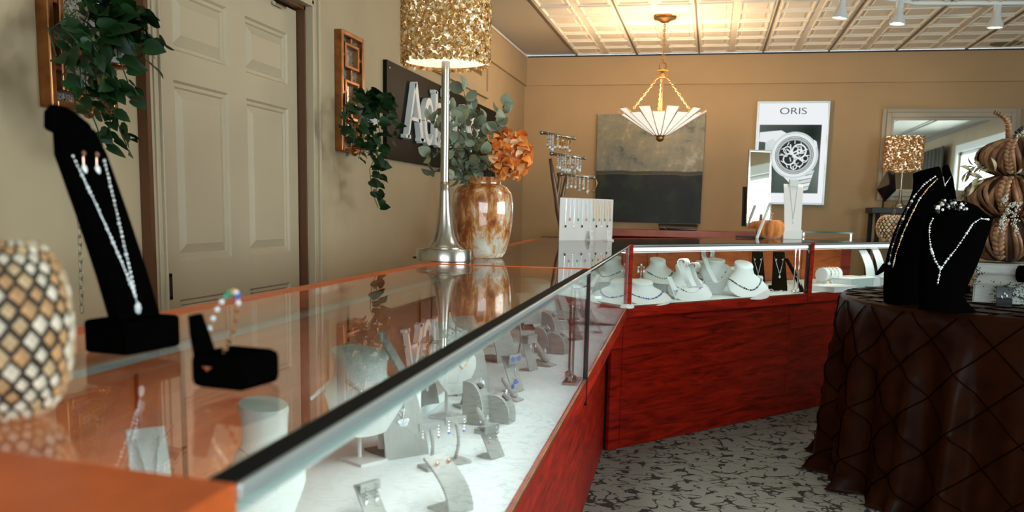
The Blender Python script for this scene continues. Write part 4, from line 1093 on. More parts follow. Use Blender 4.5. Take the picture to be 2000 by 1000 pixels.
def sconce(which, yc, z0, potpx, vines, seed, W=.29, Hh=.58, lab='', fill=None):
    t = thing('wall_sconce', 'bronze lattice sconce frame with mirror mosaic, '+lab, 'wall sconce', (WX, yc, z0), 0, 'bronze lattice wall sconces')
    lattice(t, W, Hh)
    rr = random.Random(seed)
    pt = thing('potted_pothos', 'trailing dark green pothos in a white pot on the bronze sconce '+lab, 'potted plant', (WX+.12, yc+.0, z0+.134), 0, 'trailing pothos plants')
    MB().lathe([(0, .0), (.042, .0), (.046, .01), (.055, .09), (.060, .10), (.060, .112), (.052, .112), (.048, .095), (0, .092)], 24).build('pot', M['pot'], pt, smooth=True, auto=.7)
    org = Vector(pt.location); vm = MB()
    top = Vector((0, 0, .10)); cnt = 0
    for (pts, off) in vines:
        P = [top+Vector((rr.uniform(-.02, .02), rr.uniform(-.02, .02), 0))]
        for (x, y, xo) in pts: P.append(atx(x, y, WX+xo)-org)
        # smooth
        Q = []
        for i in range(len(P)-1):
            for k in range(4): Q.append(P[i].lerp(P[i+1], k/4))
        Q.append(P[-1]); vm.tube(Q, .0018, 5)
        acc = 0; step = .019
        for a, b in zip(Q, Q[1:]):
            acc += (b-a).length
            if acc > step:
                acc = 0; d = (b-a).normalized(); side = d.orthogonal().normalized(); side.rotate(Matrix.Rotation(rr.random()*6.28, 3, d))
                out = Vector((.6+.5*rr.random(), rr.uniform(-.9, .9), rr.uniform(-.7, .15)))
                dd_ = (out+side*.5).normalized()
                q = dd_.to_track_quat('X', 'Z').to_matrix().to_4x4()
                link('leaf', rr.choice(HL), pt, Matrix.Translation(b+dd_*.012) @ q @ Matrix.Rotation(rr.uniform(-1.3, 1.3), 4, 'X') @ Matrix.Scale(rr.uniform(.75, 1.15), 4)); cnt += 1
    if fill:
        for i in range(fill[0]):
            p = Vector((rr.uniform(-.05, .10), rr.gauss(0, fill[1]), .10+rr.uniform(-.07, .06)))
            if abs(p.y+.012) < .042 and p.z < .10: p.z = .10+rr.uniform(0, .05)
            d = Vector((rr.uniform(.1, 1), rr.uniform(-1, 1), rr.uniform(-.5, .5))).normalized()
            link('leaf', rr.choice(HL), pt, Matrix.Translation(p) @ d.to_track_quat('X', 'Z').to_matrix().to_4x4() @ Matrix.Rotation(rr.uniform(-1, 1), 4, 'X') @ Matrix.Scale(rr.uniform(.8, 1.25), 4))
    vm.build('vine', M['stem'], pt)
zA = atx(55, 205, WX).z
vA = [([(150, 20, .14), (95, 60, .18), (110, 110, .2)], 0), ([(200, 30, .16), (260, 50, .2), (292, 75, .2)], 0), ([(210, 60, .2), (275, 90, .22), (285, 120, .2)], 0),
      ([(180, 90, .24), (200, 150, .26), (240, 180, .24)], 0), ([(150, 60, .22), (140, 120, .24), (120, 150, .2)], 0), ([(230, 110, .2), (250, 160, .2), (250, 190, .2)], 0),
      ([(175, 120, .22), (190, 190, .22), (230, 240, .2), (248, 285, .18)], 0), ([(165, 130, .2), (170, 200, .2), (190, 250, .2), (200, 285, .2)], 0), ([(190, 100, .24), (215, 200, .22), (215, 270, .22)], 0), ([(120, 50, .2), (150, 80, .24), (160, 170, .24), (140, 215, .2)], 0)]
sconce('near', 2.39, zA, None, vA, 21, lab='left of the door', fill=(70, .075))
zB = atx(652, 294, WX).z
vB = [([(690, 190, .14), (665, 215, .16), (660, 240, .14)], 0), ([(720, 190, .16), (755, 200, .2), (765, 235, .2)], 0), ([(740, 205, .2), (770, 250, .22), (762, 275, .2)], 0), ([(700, 235, .22), (690, 280, .2), (720, 300, .2)], 0),
      ([(725, 250, .22), (735, 290, .22), (745, 325, .2)], 0), ([(735, 220, .24), (745, 280, .24), (722, 330, .2), (725, 370, .18), (738, 405, .16)], 0), ([(715, 250, .2), (720, 300, .2), (740, 330, .2), (735, 370, .18)], 0), ([(680, 220, .18), (665, 255, .16), (690, 270, .2)], 0), ([(710, 270, .2), (700, 310, .2)], 0)]
sconce('far', 4.43, zB, None, vB, 33, lab='right of the door', fill=(60, .075))

# ------------------------------------------------------------------ store sign: black board with raised white letters
s0, s1 = 4.96, 7.62; zb, zt_ = 1.505, 2.045
sg = thing('shop_sign', 'black board with raised white serif letters, between the far sconce and the vase', 'sign', (WX, 0, 0))
MB().box((.012, (s0+s1)/2, (zb+zt_)/2), (.024, s1-s0, zt_-zb)).build('board', mat('black_sign_board', (.006, .005, .004), .5, spec=.1), sg)
for yy, zz in ((s0+.04, zt_-.04), (s1-.04, zt_-.04), (s0+.04, zb+.04), (s1-.04, zb+.04)):
    MB().ball((.026, yy, zz), .007, 8, 5).build('screw_cap', M['chrome'], sg)
def stroke(mb, pts, ws, x0=.028, x1=.062):
    L_, R_ = [], []
    k = len(pts)
    for i, p in enumerate(pts):
        p = Vector(p); d = Vector(pts[min(i+1, k-1)])-Vector(pts[max(i-1, 0)]); d.normalize(); n = Vector((-d.y, d.x)); w_ = ws[i] if isinstance(ws, (list, tuple)) else ws
        L_.append(p+n*w_/2); R_.append(p-n*w_/2)
    for i in range(k-1):
        q = [L_[i], L_[i+1], R_[i+1], R_[i]]
        vs = [(x0, v.x, v.y) for v in q]+[(x1, v.x, v.y) for v in q]
        mb.add(vs, [(3, 2, 1, 0), (4, 5, 6, 7), (0, 1, 5, 4), (1, 2, 6, 5), (2, 3, 7, 6), (3, 0, 4, 7)])
def arc(cx, cy, rx, ry, a0, a1, n=14): return [(cx+rx*math.cos(math.radians(lerp(a0, a1, i/n))), cy+ry*math.sin(math.radians(lerp(a0, a1, i/n)))) for i in range(n+1)]
def wv(n, a, b, f=1): return [a+(b-a)*abs(math.sin(PI*i/n*f)) for i in range(n+1)]
def glyph(mb, ch, y, z, H, x):
    # H cap height, x x-height; returns advance
    T_, t_ = .052*H/.33, .020*H/.33
    S = lambda pts, w: stroke(mb, [(y+a, z+b) for a, b in pts], w)
    se = lambda a, b, wd: S([(a-wd/2, b), (a+wd/2, b)], t_)
    if ch == 'A':
        S([(.04*H, 0), (.44*H, H)], t_*1.2); S([(.44*H, H), (.86*H, 0)], T_); S([(.20*H, .36*H), (.70*H, .36*H)], t_); se(.04*H, t_/2, .26*H); se(.86*H, t_/2, .30*H); return .98*H
    if ch == 'e':
        S(arc(.33*x, .5*x, .30*x, .48*x, 5, 180), wv(14, t_, T_, .5)); S(arc(.33*x, .5*x, .30*x, .48*x, 180, 325), [T_*.95]*5+[lerp(T_, t_, i/9) for i in range(10)]); S([(.06*x, .54*x), (.63*x, .54*x)], t_); return .76*x
    if ch == 'b':
        S([(.12*x, 0), (.12*x, H*1.02)], T_); se(.04*x, H*1.0, .2*x); S(arc(.36*x, .5*x, .27*x, .48*x, 140, -140), wv(14, t_, T_)); return .76*x
    if ch == 'i':
        S([(.16*x, 0), (.16*x, x)], T_); se(.10*x, x*.98, .22*x); se(.16*x, t_/2, .34*x); S([(.16*x, x*1.25), (.16*x, x*1.25+T_)], T_); return .40*x
    if ch == 's':
        S(arc(.30*x, .74*x, .20*x, .23*x, 20, 200, 8), t_*1.4); S([(.11*x, .66*x), (.30*x, .50*x), (.49*x, .34*x)], [t_, T_, t_]); S(arc(.28*x, .26*x, .21*x, .24*x, 20, -160, 8), t_*1.4); return .62*x
    if ch == 'c':
        S(arc(.34*x, .5*x, .29*x, .48*x, 45, 315), wv(14, t_, T_)); return .70*x
    if ch == 'h':
        S([(.12*x, 0), (.12*x, H)], T_); S(arc(.36*x, .68*x, .22*x, .28*x, 170, 0, 8), t_*1.3); S([(.58*x, .68*x), (.58*x, 0)], T_); se(.12*x, t_/2, .3*x); se(.58*x, t_/2, .3*x); return .80*x
    if ch == 'r':
        S([(.14*x, 0), (.14*x, x)], T_); S(arc(.38*x, .70*x, .24*x, .26*x, 170, 50, 6), t_*1.5); se(.14*x, t_/2, .34*x); return .56*x
    return .3*x
yy = 5.215
for ch in 'Aebischer':
    mb = MB(); adv = glyph(mb, ch, yy, 1.638, .335, .265 if ch not in 'A' else .265)
    mb.build('letter', M['white'], sg); yy += adv*1.03

# ------------------------------------------------------------------ left foreground: black necklace stand, bangle holder, woven pumpkin
pA_ = atz(262, 682, HT)
bs = thing('necklace_stand', 'tall black velvet necklace stand leaning by the woven pumpkin', 'necklace stand', (pA_.x, pA_.y, HT), -.12)
MB().box((0, 0, .017), (.055, .080, .034)).build('base', M['black'], bs, bevel=.004)
path = [(.004, .03), (-.012, .08), (-.034, .14), (-.058, .20), (-.066, .225)]
g = [[(x, s*.030*(1 if i < 4 else .75), z) for s in (-1, -.5, 0, .5, 1)] for i, (x, z) in enumerate(path)]
sm = MB().sheet(g, .012); sm.build('board', M['black'], bs, smooth=True, auto=.9)
MB().loft([ering(-.070, .222, .016, .032, .5, 16), ering(-.074, .236, .018, .026, .5, 16), ering(-.080, .246, .010, .014, .5, 16)]).build('neck_top', M['black'], bs, smooth=True)
nk = necklace(bs, sm, U(.021, .196, .052, p=.85), 'sparkling link necklace with two stones on the tall black stand', mats=('silver', 'crystal'), chain=.0005, bead=(.0050, .0017, [0, 0, 1]), pend=('drop', .006, 'crystal'))
for i, q in enumerate(drape(sm, [(-.009, .198), (.009, .198)], .004)):
    o = earring(bs, q, 'drop', '%s white teardrop earring hooked on the tall black stand' % ('nearer', 'farther')[i], ('rosegold', 'pearl'), r=.0065, L=.012)
pB_ = atz(462, 752, HT)
bh = thing('bangle_stand', 'black velvet bangle holder with a leaning back post', 'display stand', (pB_.x, pB_.y, HT), -.15)
MB().box((0, 0, .015), (.054, .054, .030)).build('base', M['black'], bh, bevel=.007)
MB().tube([(-.020, -.012, .018), (-.024, -.016, .045), (-.026, -.018, .060)], [.010, .008, .006], 12).build('back_post', M['black'], bh, smooth=True)
mb = MB(); cc = Vector((-.008, -.008, .048)); pts = [cc+Matrix.Rotation(.5, 3, 'X') @ Vector((.012*math.cos(a*PI/12), .020*math.sin(a*PI/12), .022*math.sin(a*PI/12)*0+.0)) + Vector((0, 0, .021*math.sin(a*PI/12))) for a in range(24)]
mb.tube(pts, .0008, 5, closed=True); rr = random.Random(4)
for i, p in enumerate(pts):
    mb.cur = rr.choice((1, 1, 2, 3, 4, 5)) if 2 < i < 17 else 6; mb.ball(p, .0026, 6, 4)
br = mb.build('bracelet', [M['gold'], M['crystal'], M['blue'], M['green'], M['red'], M['amber'], M['rosegold']], None); br.location = bh.location; br.rotation_euler = bh.rotation_euler
tag(br, 'rainbow stone bracelet looped on the black bangle holder', 'bracelet')
# woven pumpkin: coiled ribs carrying a checker of cream husk pads
def woven(label, c, R, Hh, m1, m2, nr, nlat, stemc, name='woven_pumpkin', lobes=0, twist=.5, dome=False):
    t = thing(name, label, 'pumpkin', c, 0)
    def S(u, v, k=1.0):
        # u around, v 0 bottom..1 top
        a = 2*PI*u; ph = -PI/2+PI*v; rr_ = math.cos(ph)**.5 if math.cos(ph) > 0 else 0
        r_ = R*k*max(rr_, 0)*(1-(.06*abs(math.sin(a*lobes/2)) if lobes else 0)); z = Hh*.5*(1+math.sin(ph)*.98) - (.10*Hh*(v-.85)/.15 if (v > .85 and not dome) else 0)
        return Vector((r_*math.cos(a), r_*math.sin(a), z*k+Hh*(1-k)*.5))
    mb = MB(); N1, N2 = 48, 18
    vs = [S(i/N1, .02+.96*j/N2, .97) for j in range(N2+1) for i in range(N1)]
    mb.add(vs, [(j*N1+i, j*N1+(i+1) % N1, (j+1)*N1+(i+1) % N1, (j+1)*N1+i) for j in range(N2) for i in range(N1)]+[tuple(range(N1-1, -1, -1)), tuple(N2*N1+i for i in range(N1))])
    mb.build('gourd_body', m2, t, smooth=True)
    vr = random.Random(nr)
    for j in range(nlat):
        me_ = {}
        for i in range(nr):
            v0 = .06+.88*j/nlat; v1 = v0+.88/nlat*1.25; u0 = (i+.5*(j % 2))/nr; du = .40/nr
            um = u0; P = [S(um, v0, 1.0), S(um+du, (v0+v1)/2, 1.0), S(um, v1, 1.0), S(um-du, (v0+v1)/2, 1.0)]
            cen = sum(P, Vector())/4; nn = (P[1]-P[3]).cross(P[2]-P[0]).normalized()
            q = MB(); I = [cen.lerp(p, .6)+nn*R*.05 for p in P]
            q.add([p-cen for p in P]+[p-cen for p in I], [(0, 1, 5, 4), (1, 2, 6, 5), (2, 3, 7, 6), (3, 0, 4, 7), (4, 5, 6, 7)])
            mk_ = vr.choice(('husk_pad_a', 'husk_pad_b', 'husk_pad_c', 'husk_pad_a'))
            if mk_ not in me_: me_[mk_] = (q.mesh('husk_pad', M[mk_], True), u0)
            o = link('husk_pad', me_[mk_][0], t, Matrix.Translation(cen) @ Matrix.Rotation(2*PI*(u0-me_[mk_][1]), 4, 'Z') @ Matrix.Rotation(vr.uniform(-.2, .2), 4, Vector((cen.x, cen.y, 0)).normalized()) @ Matrix.Scale(vr.uniform(.85, 1.15), 4))
    if stemc:
        MB().tube([(0, 0, Hh*.88), (0, .004, Hh*1.05), (.008, .01, Hh*1.25)], [R*.14, R*.11, R*.09], 10).build('stem', M['twig'], t, smooth=True)
    return t
M['cream'] = mat('cream_husk', (.52, .36, .20), .6, noise=60, var=.6)
for _k, _c in (('husk_pad_a', (.60, .50, .38)), ('husk_pad_b', (.42, .22, .09)), ('husk_pad_c', (.50, .33, .17))): M[_k] = mat(_k+'_tone', _c, .6, noise=70, var=.45)
M['dark'] = mat('black_husk', (.035, .020, .010), .7)
pw = CAM+ray(8, 835)*.60; pw = atz(-38, 832, HT)
pw = atz(14, 815, HT)
woven('large cream and black woven pumpkin in the near corner of the glass', (pw.x, pw.y, HT), .044, .125, M['cream'], M['dark'], 21, 16, False, lobes=0, dome=True)

# hanging chain behind the black stand (from the sconce)
mb = MB(); c0 = atx(157, 440, WX+.25)
def chain(mb, a, b, n, r, w=.0012):
    a = Vector(a); b = Vector(b); d = (b-a)/n; L_ = d.length
    q = d.to_track_quat('Z', 'X').to_matrix()
    for i in range(n):
        c = a+d*(i+.5); R2 = q @ Matrix.Rotation((i % 2)*PI/2, 3, 'Z')
        mb.tube([c+R2 @ Vector((r*math.cos(k*PI/5), 0, L_*.66*math.sin(k*PI/5))) for k in range(10)], w, 5, closed=True)
e_ = atx(160, 610, WX+.25); chain(mb, c0+Vector((0, 0, .08)), e_, 14, .006, .0016)
tag(mb.build('wall_chain', mat('pale_chain', (.30, .25, .17), .4, .5), None, smooth=True), 'pale link chain hanging against the wall behind the black stand', 'chain')

# ------------------------------------------------------------------ T-bar bracelet tree and earring card
tb = atz(1090, 464, HT); dt = dep(tb)
tr = thing('bracelet_tree', 'three-armed bronze bracelet tree behind the white earring card', 'jewellery stand', (tb.x, tb.y, HT))
o0 = Vector(tr.location)
def at(px, py, d): return CAM+ray(px, py)*d
mb = MB()
M['pewter'] = mat('brown_pewter', (.20, .13, .09), .35, .8)
tr_pts = [(1098, 462, 0), (1096, 440, 0), (1090, 415, 0), (1086, 380, 0), (1080, 345, 0), (1075, 310, 0)]
cu_ = [at(x, y, dt)-o0 for x, y, _ in tr_pts]
MB().tube(cu_, [.022, .018, .017, .016, .014, .011], 8).build('trunk', M['pewter'], tr, smooth=True)
for pp in ([(1090, 415), (1088, 385), (1094, 350), (1090, 338)], [(1095, 435), (1094, 400), (1100, 375), (1106, 345)]):
    MB().tube([at(x, y, dt)-o0 for x, y in pp], [.015, .013, .012, .010], 8).build('branch', M['pewter'], tr, smooth=True)
MB().prism([(-.09, -.05), (.09, -.05), (.11, .0), (.09, .05), (-.09, .05), (-.11, 0)], 0, .008).build('base', M['pewter'], tr)
arms = [((1058, 259), (1122, 270)), ((1077, 300), (1142, 309)), ((1096, 340), (1160, 347))]
rr = random.Random(8)
for ai, (a, b) in enumerate(arms):
    A_, B_ = at(*a, dt), at(*b, dt)
    m_ = MB().tube([A_-o0, B_-o0], .0095, 10); m_.ball(A_-o0, .013, 12, 8, (1, 1, 1)); m_.ball(B_-o0, .011, 12, 8)
    m_.build('arm', M['nickel'], tr, smooth=True)
    n = 10 if ai < 2 else 6
    for k in range(n):
        u = .2+.75*k/n; p = A_.lerp(B_, u); c = MB(); Lh = rr.uniform(.075, .11)
        pts = [p+Vector((.004*math.sin(j), .010*math.cos(2*PI*j/16), -Lh/2+.008+Lh/2*math.cos(2*PI*j/16))) for j in range(16)]
        pts = [p+Vector((0, .012*math.sin(2*PI*j/16), .007-Lh/2*(1-math.cos(2*PI*j/16)))) for j in range(16)]
        c.tube(pts, .0022, 4, closed=True); beads(c, pts+[pts[0]], .012, .0048, [0, 1], seed=k+ai*20); c.cur = 2; c.box(p+Vector((0, -.014, -Lh*.8)), (.012, .002, .014), (rr.random(), rr.random(), .5))
        g_ = 'gold' if (ai == 0 and k > 2) or (ai == 1 and k in (4, 6)) else 'silver'
        o = c.build('bracelet', [M[g_], M['gold' if g_ == 'gold' and k % 2 else 'crystal'], M['paper']], None)
        tag(o, '%s bracelet from the round knob on the %s arm of the bronze tree, %s' % (ORD[k], ('top', 'middle', 'lowest')[ai], g_), 'bracelet', '%s bracelets on the %s arm' % (g_, ('top', 'middle', 'lowest')[ai]))
p = at(1152, 347, dt)
c = MB().tube([p+Vector((.045*math.sin(2*PI*j/24), 0, .008-.042*(1-math.cos(2*PI*j/24)))) for j in range(24)], .002, 6, closed=True)
for x in (-.02, .0, .025): c.ball(p+Vector((x, -.004, -.080)), .007)
tag(c.build('bangle', [M['gold']], None, smooth=True), 'thin bangle with charms hung at the end of the lowest arm', 'bangle')
# folded white earring card
ea, eb = atz(1098, 470, HT), atz(1201, 468, HT); ec = (ea+eb)/2
wd = (eb-ea).length; dec = dep(ec); hh = 80*dec/FPX
rz = math.atan2(eb.y-ea.y, eb.x-ea.x)
ecd = thing('earring_card', 'folded white acrylic card hung with pendants, at the far end of the second case', 'jewellery display', (ec.x, ec.y, HT), rz)
M['card'] = mat('white_acrylic', (.84, .80, .78), .25, coat=.3)
MB().add([(-wd/2, .02, 0), (0, -.01, 0), (0, -.01, hh), (-wd/2, .02, hh), (-wd/2, .024, 0), (0, -.006, 0), (0, -.006, hh), (-wd/2, .024, hh)], [(0, 1, 2, 3), (7, 6, 5, 4), (3, 2, 6, 7), (0, 3, 7, 4)]).build('card_panel', M['card'], ecd)
MB().add([(0, -.01, 0), (wd/2, .02, 0), (wd/2, .02, hh), (0, -.01, hh), (0, -.006, 0), (wd/2, .024, 0), (wd/2, .024, hh), (0, -.006, hh)], [(0, 1, 2, 3), (7, 6, 5, 4), (3, 2, 6, 7), (1, 5, 6, 2)]).build('card_panel', M['card'], ecd)
for k in range(14):
    u = -.42+.84*k/13; x = u*wd; y = -.012+.03*abs(u)*2; zl = hh*(.52 if k % 2 else .36)
    m_ = MB()
    for s in (-1, 1): m_.tube([(x+s*.008, y, hh*.97), (x, y-.001, zl)], .0009, 4)
    m_.cur = 1; gem(m_, (x, y-.002, zl-.006), .008, 7, (.6, 1, 1)); m_.v = [(v[0], v[1], v[2]) for v in m_.v]
    m_.ball((x, y-.003, zl-.006), .007, 8, 5, (1, .5, 1))
    o = m_.build('pendant_necklace', [M['silver' if k < 7 else 'gold'], M[('blackgloss', 'pink', 'crystal', 'green')[k % 4]]], None); o.location = ecd.location; o.rotation_euler = ecd.rotation_euler
    tag(o, 'tiny %s pendant necklace, %s from the left on the white acrylic card' % ('silver' if k < 7 else 'gold', ORD[k]), 'necklace', 'pendants on the card, %s' % ('silver side' if k < 7 else 'gold side'))
for k, u in enumerate((-.02, .38)):
    t = thing('price_holder', ('price tag standing at the fold of the earring card', 'price tag standing at the right end of the earring card')[k], 'price tag', ec+Vector((math.cos(rz)*u*wd+.02, -.035, 0)), rz)
    MB().box((0, 0, .028), (.045, .003, .056), (-.15, 0, .1)).build('tag_card', M['paper'], t)
    MB().box((0, .0, .004), (.060, .03, .008)).build('tag_base', M['card'], t)
    m_ = MB()
    for j in range(4): m_.box((-.0, -.0045+(.0028 if j > 1 else .001)-.004*(1-j/3)*0, .042-.010*j), (.026-.004*j, .0006, .0016), (-.15, 0, .1))
    m_.build('print', mat('grey_print', (.35, .34, .33), .6), t)

# ------------------------------------------------------------------ things on the angled case
# leaning framed mirror on a black stand
mc = atz(1482, 466, HT); dm = dep(mc)
mr = thing('counter_mirror', 'slim rectangular counter mirror on a black foot behind the orange pumpkin', 'mirror', (mc.x, mc.y+.12, HT), 0)
dmm = dep(mr.location); sca = dmm/FPX; oo = Vector(mr.location)
def F(px, py): v = CAM+ray(px, py)*dmm-oo; return v
tl, tr_, br_, bl_ = F(1463, 296), F(1506, 298), F(1500, 442), F(1459, 444)
cen = (tl+tr_+br_+bl_)/4; wv_ = (tr_-tl).length; hv = (tl-bl_).length
fr_ = MB(); yaw_m = .35
for (a, b, c, d) in ((-wv_/2-.006, -wv_/2+.006, -hv/2-.006, hv/2+.006), (wv_/2-.006, wv_/2+.006, -hv/2-.006, hv/2+.006), (-wv_/2+.006, wv_/2-.006, -hv/2-.006, -hv/2+.006), (-wv_/2+.006, wv_/2-.006, hv/2-.006, hv/2+.006)):
    fr_.box(((a+b)/2, 0, (c+d)/2), (b-a, .02, d-c))
Rm = Matrix.Rotation(yaw_m, 3, 'Z') @ Matrix.Rotation(-.06, 3, 'X')
fr_.v = [tuple(cen+Rm @ Vector(v)) for v in fr_.v]; fr_.build('mirror_frame', M['chrome'], mr)
gm = MB().box((0, -.004, 0), (wv_-.01, .006, hv-.01)); gm.v = [tuple(cen+Rm @ Vector(v)) for v in gm.v]
gm.build('mirror_glass', mat('mirror_silver', (.92, .95, .95), .02, 1), mr)
bk = MB().box((-wv_*.30, .055, -hv*.22), (wv_*.6, .02, hv*.52)); bk.v = [tuple(cen+Rm @ Vector(v)) for v in bk.v]; bk.build('black_back_panel', M['blackmat'], mr)
MB().box((cen.x+.02, cen.y+.04, cen.z/2-hv/4+.01), (.04, .03, cen.z-hv/2+.04)).build('stem', M['blackmat'], mr)
MB().box((cen.x-.01, cen.y-.02, .008), (.26, .16, .012)).build('foot', M['blackmat'], mr, bevel=.004)
# orange velvet pumpkin
def pumpkin(label, c, R, Hh, m, nl, stem=True, name='pumpkin', rz=0):
    t = thing(name, label, 'pumpkin', c, rz)
    N1, N2 = nl*8, 14; mb = MB(); vs = []
    for j in range(N2+1):
        ph = -PI/2+PI*j/N2
        for i in range(N1):
            a = 2*PI*i/N1; lob = abs(math.sin(a*nl/2)); k = .84+.16*lob**.6
            r_ = R*max(.10 if j in (0, N2) else .0, math.cos(ph)**.6 if math.cos(ph) > 0 else 0)*(k if 0 < j < N2 else 1)
            z = Hh*.5*(1+math.sin(ph)) - (Hh*.07 if j >= N2-1 else 0)
            vs.append((r_*math.cos(a), r_*math.sin(a), z))
    mb.add(vs, [(j*N1+i, j*N1+(i+1) % N1, (j+1)*N1+(i+1) % N1, (j+1)*N1+i) for j in range(N2) for i in range(N1)]+[tuple(range(N1-1, -1, -1)), tuple(N2*N1+i for i in range(N1))])
    mb.build('gourd_body', m, t, smooth=True)
    if stem: MB().tube([(0, 0, Hh*.85), (0, 0, Hh*1.1), (.004, 0, Hh*1.32)], [R*.16, R*.13, R*.12], 10).build('stem', mat('tan_stem', (.35, .22, .12), .8), t, smooth=True)
    return t
M['opump'] = mat('orange_velvet', (.62, .20, .03), .7, noise=22, var=.45, stretch=(1, 1, .25), sheen=.4)
q = atz(1504, 466, HT); k_ = dep(q)/FPX
pumpkin('small orange velvet pumpkin on the angled case', q, 27*k_, 38*k_, M['opump'], 9)
# white necklace stand
q = atz(1546, 467, HT); k_ = dep(q)/FPX
ns = thing('necklace_stand', 'tall white necklace stand beside the orange pumpkin', 'necklace stand', (q.x, q.y+.03, HT), -1.45)
MB().box((0, 0, 9*k_), (.08, 36*k_, 18*k_)).build('base', M['white'], ns, bevel=.004)
path = [(.03, 18*k_), (.0, 60*k_), (-.03, 100*k_), (-.045, 106*k_)]
sm = MB().sheet([[(x, s*w_/2*k_, z) for s in (-1, -.5, 0, .5, 1)] for (x, z), w_ in zip(path, (32, 34, 37, 37))], .008); sm.build('board', M['white'], ns)
MB().box((-.035, 0, 109*k_), (.03, 17*k_, 14*k_)).build('neck_block', M['white'], ns, bevel=.003)
necklace(ns, sm, U(8*k_, 104*k_, 34*k_, p=.95), 'long fine silver chain on the tall white stand', chain=.0016, pend=('drop', .006, 'crystal'))
# second, seen from the side: slim white prop leaning on the mirror
mb = MB().tube([at(1504, 396, dmm-.12), at(1478, 466, dmm-.12)], .012, 6); m_ = mb.build('white_prop', M['white'], None)
tag(m_, 'slim white ramp edge leaning across the counter mirror', 'display stand')
mb = MB(); a_ = at(1505, 396, dmm-.14); b_ = at(1505, 430, dmm-.14); chain(mb, a_, b_, 9, .005, .0014); mb.ball(b_, .010)
tag(mb.build('bracelet', M['silver'], None, smooth=True), 'silver chain bracelet dangling in front of the counter mirror', 'bracelet')
# small woven pumpkin by the console lamp
q = atz(1742, 469, HT); k_ = dep(q)/FPX
woven('small cream woven pumpkin beyond the left black bust', (q.x, q.y, HT), 30*k_, 48*k_, M['cream'], M['dark'], 22, 11, True, dome=True)

# ------------------------------------------------------------------ back wall things
def bw(px, py, d=0): return aty(px, py, BY-d)
# low wall desk with rosy top edge and black bag
a, b = bw(1118, 456, .45), bw(1478, 456, .45)
wz1, wz0 = bw(1300, 450, .45).z, bw(1300, 463, .45).z
dk = thing('wall_desk', 'long low wooden desk with rosy edge under the abstract painting', 'desk', ((a.x+b.x)/2, BY-.235, 0))
MB().box((0, 0, (wz0+wz1)/2), (b.x-a.x, .45, wz1-wz0)).build('desk_top', M['ledge'], dk, bevel=.003)
for s in (-1, 1): MB().box((s*((b.x-a.x)/2-.03), 0, wz0/2), (.05, .42, wz0)).build('side_panel', M['cherry'], dk)
MB().box((0, .18, wz0/2), (b.x-a.x-.1, .02, wz0-.01)).build('back_panel', M['cherry'], dk)
a, b = bw(1287, 449, .3), bw(1361, 449, .3); hz = bw(1300, 437, .3).z
bg_ = thing('black_clutch', 'glossy black clutch lying on the wall desk', 'bag', ((a.x+b.x)/2, BY-.3, wz1))
MB().lathe([(0, 0)], 3) if False else None
mb = MB(); wv_ = b.x-a.x; h_ = max(.05, hz-wz1)
mb.loft([[(s*wv_/2*kx, y*.05*ky, z*h_) for s, y in ((-1, -1), (0, -1.1), (1, -1), (1.03, 0), (1, 1), (0, 1.1), (-1, 1), (-1.03, 0))] for z, kx, ky in ((0, .94, 1), (.15, .97, 1.1), (.5, 1, 1), (.85, 1.02, .6), (1, 1.0, .3))])
mb.build('clutch_body', M['blackgloss'], bg_, smooth=True, auto=.8)
MB().tube([(-wv_*.40, -.05, h_*.2), (-wv_*.36, -.06, h_*.5), (-wv_*.30, -.055, h_*.1)], .003, 6).build('buckle', M['silver'], bg_)
MB().tube([(wv_*.5, 0, h_*.3), (wv_*.52, -.01, h_*.8), (wv_*.46, -.01, h_)], .004, 6).build('clasp', M['gold'], bg_)
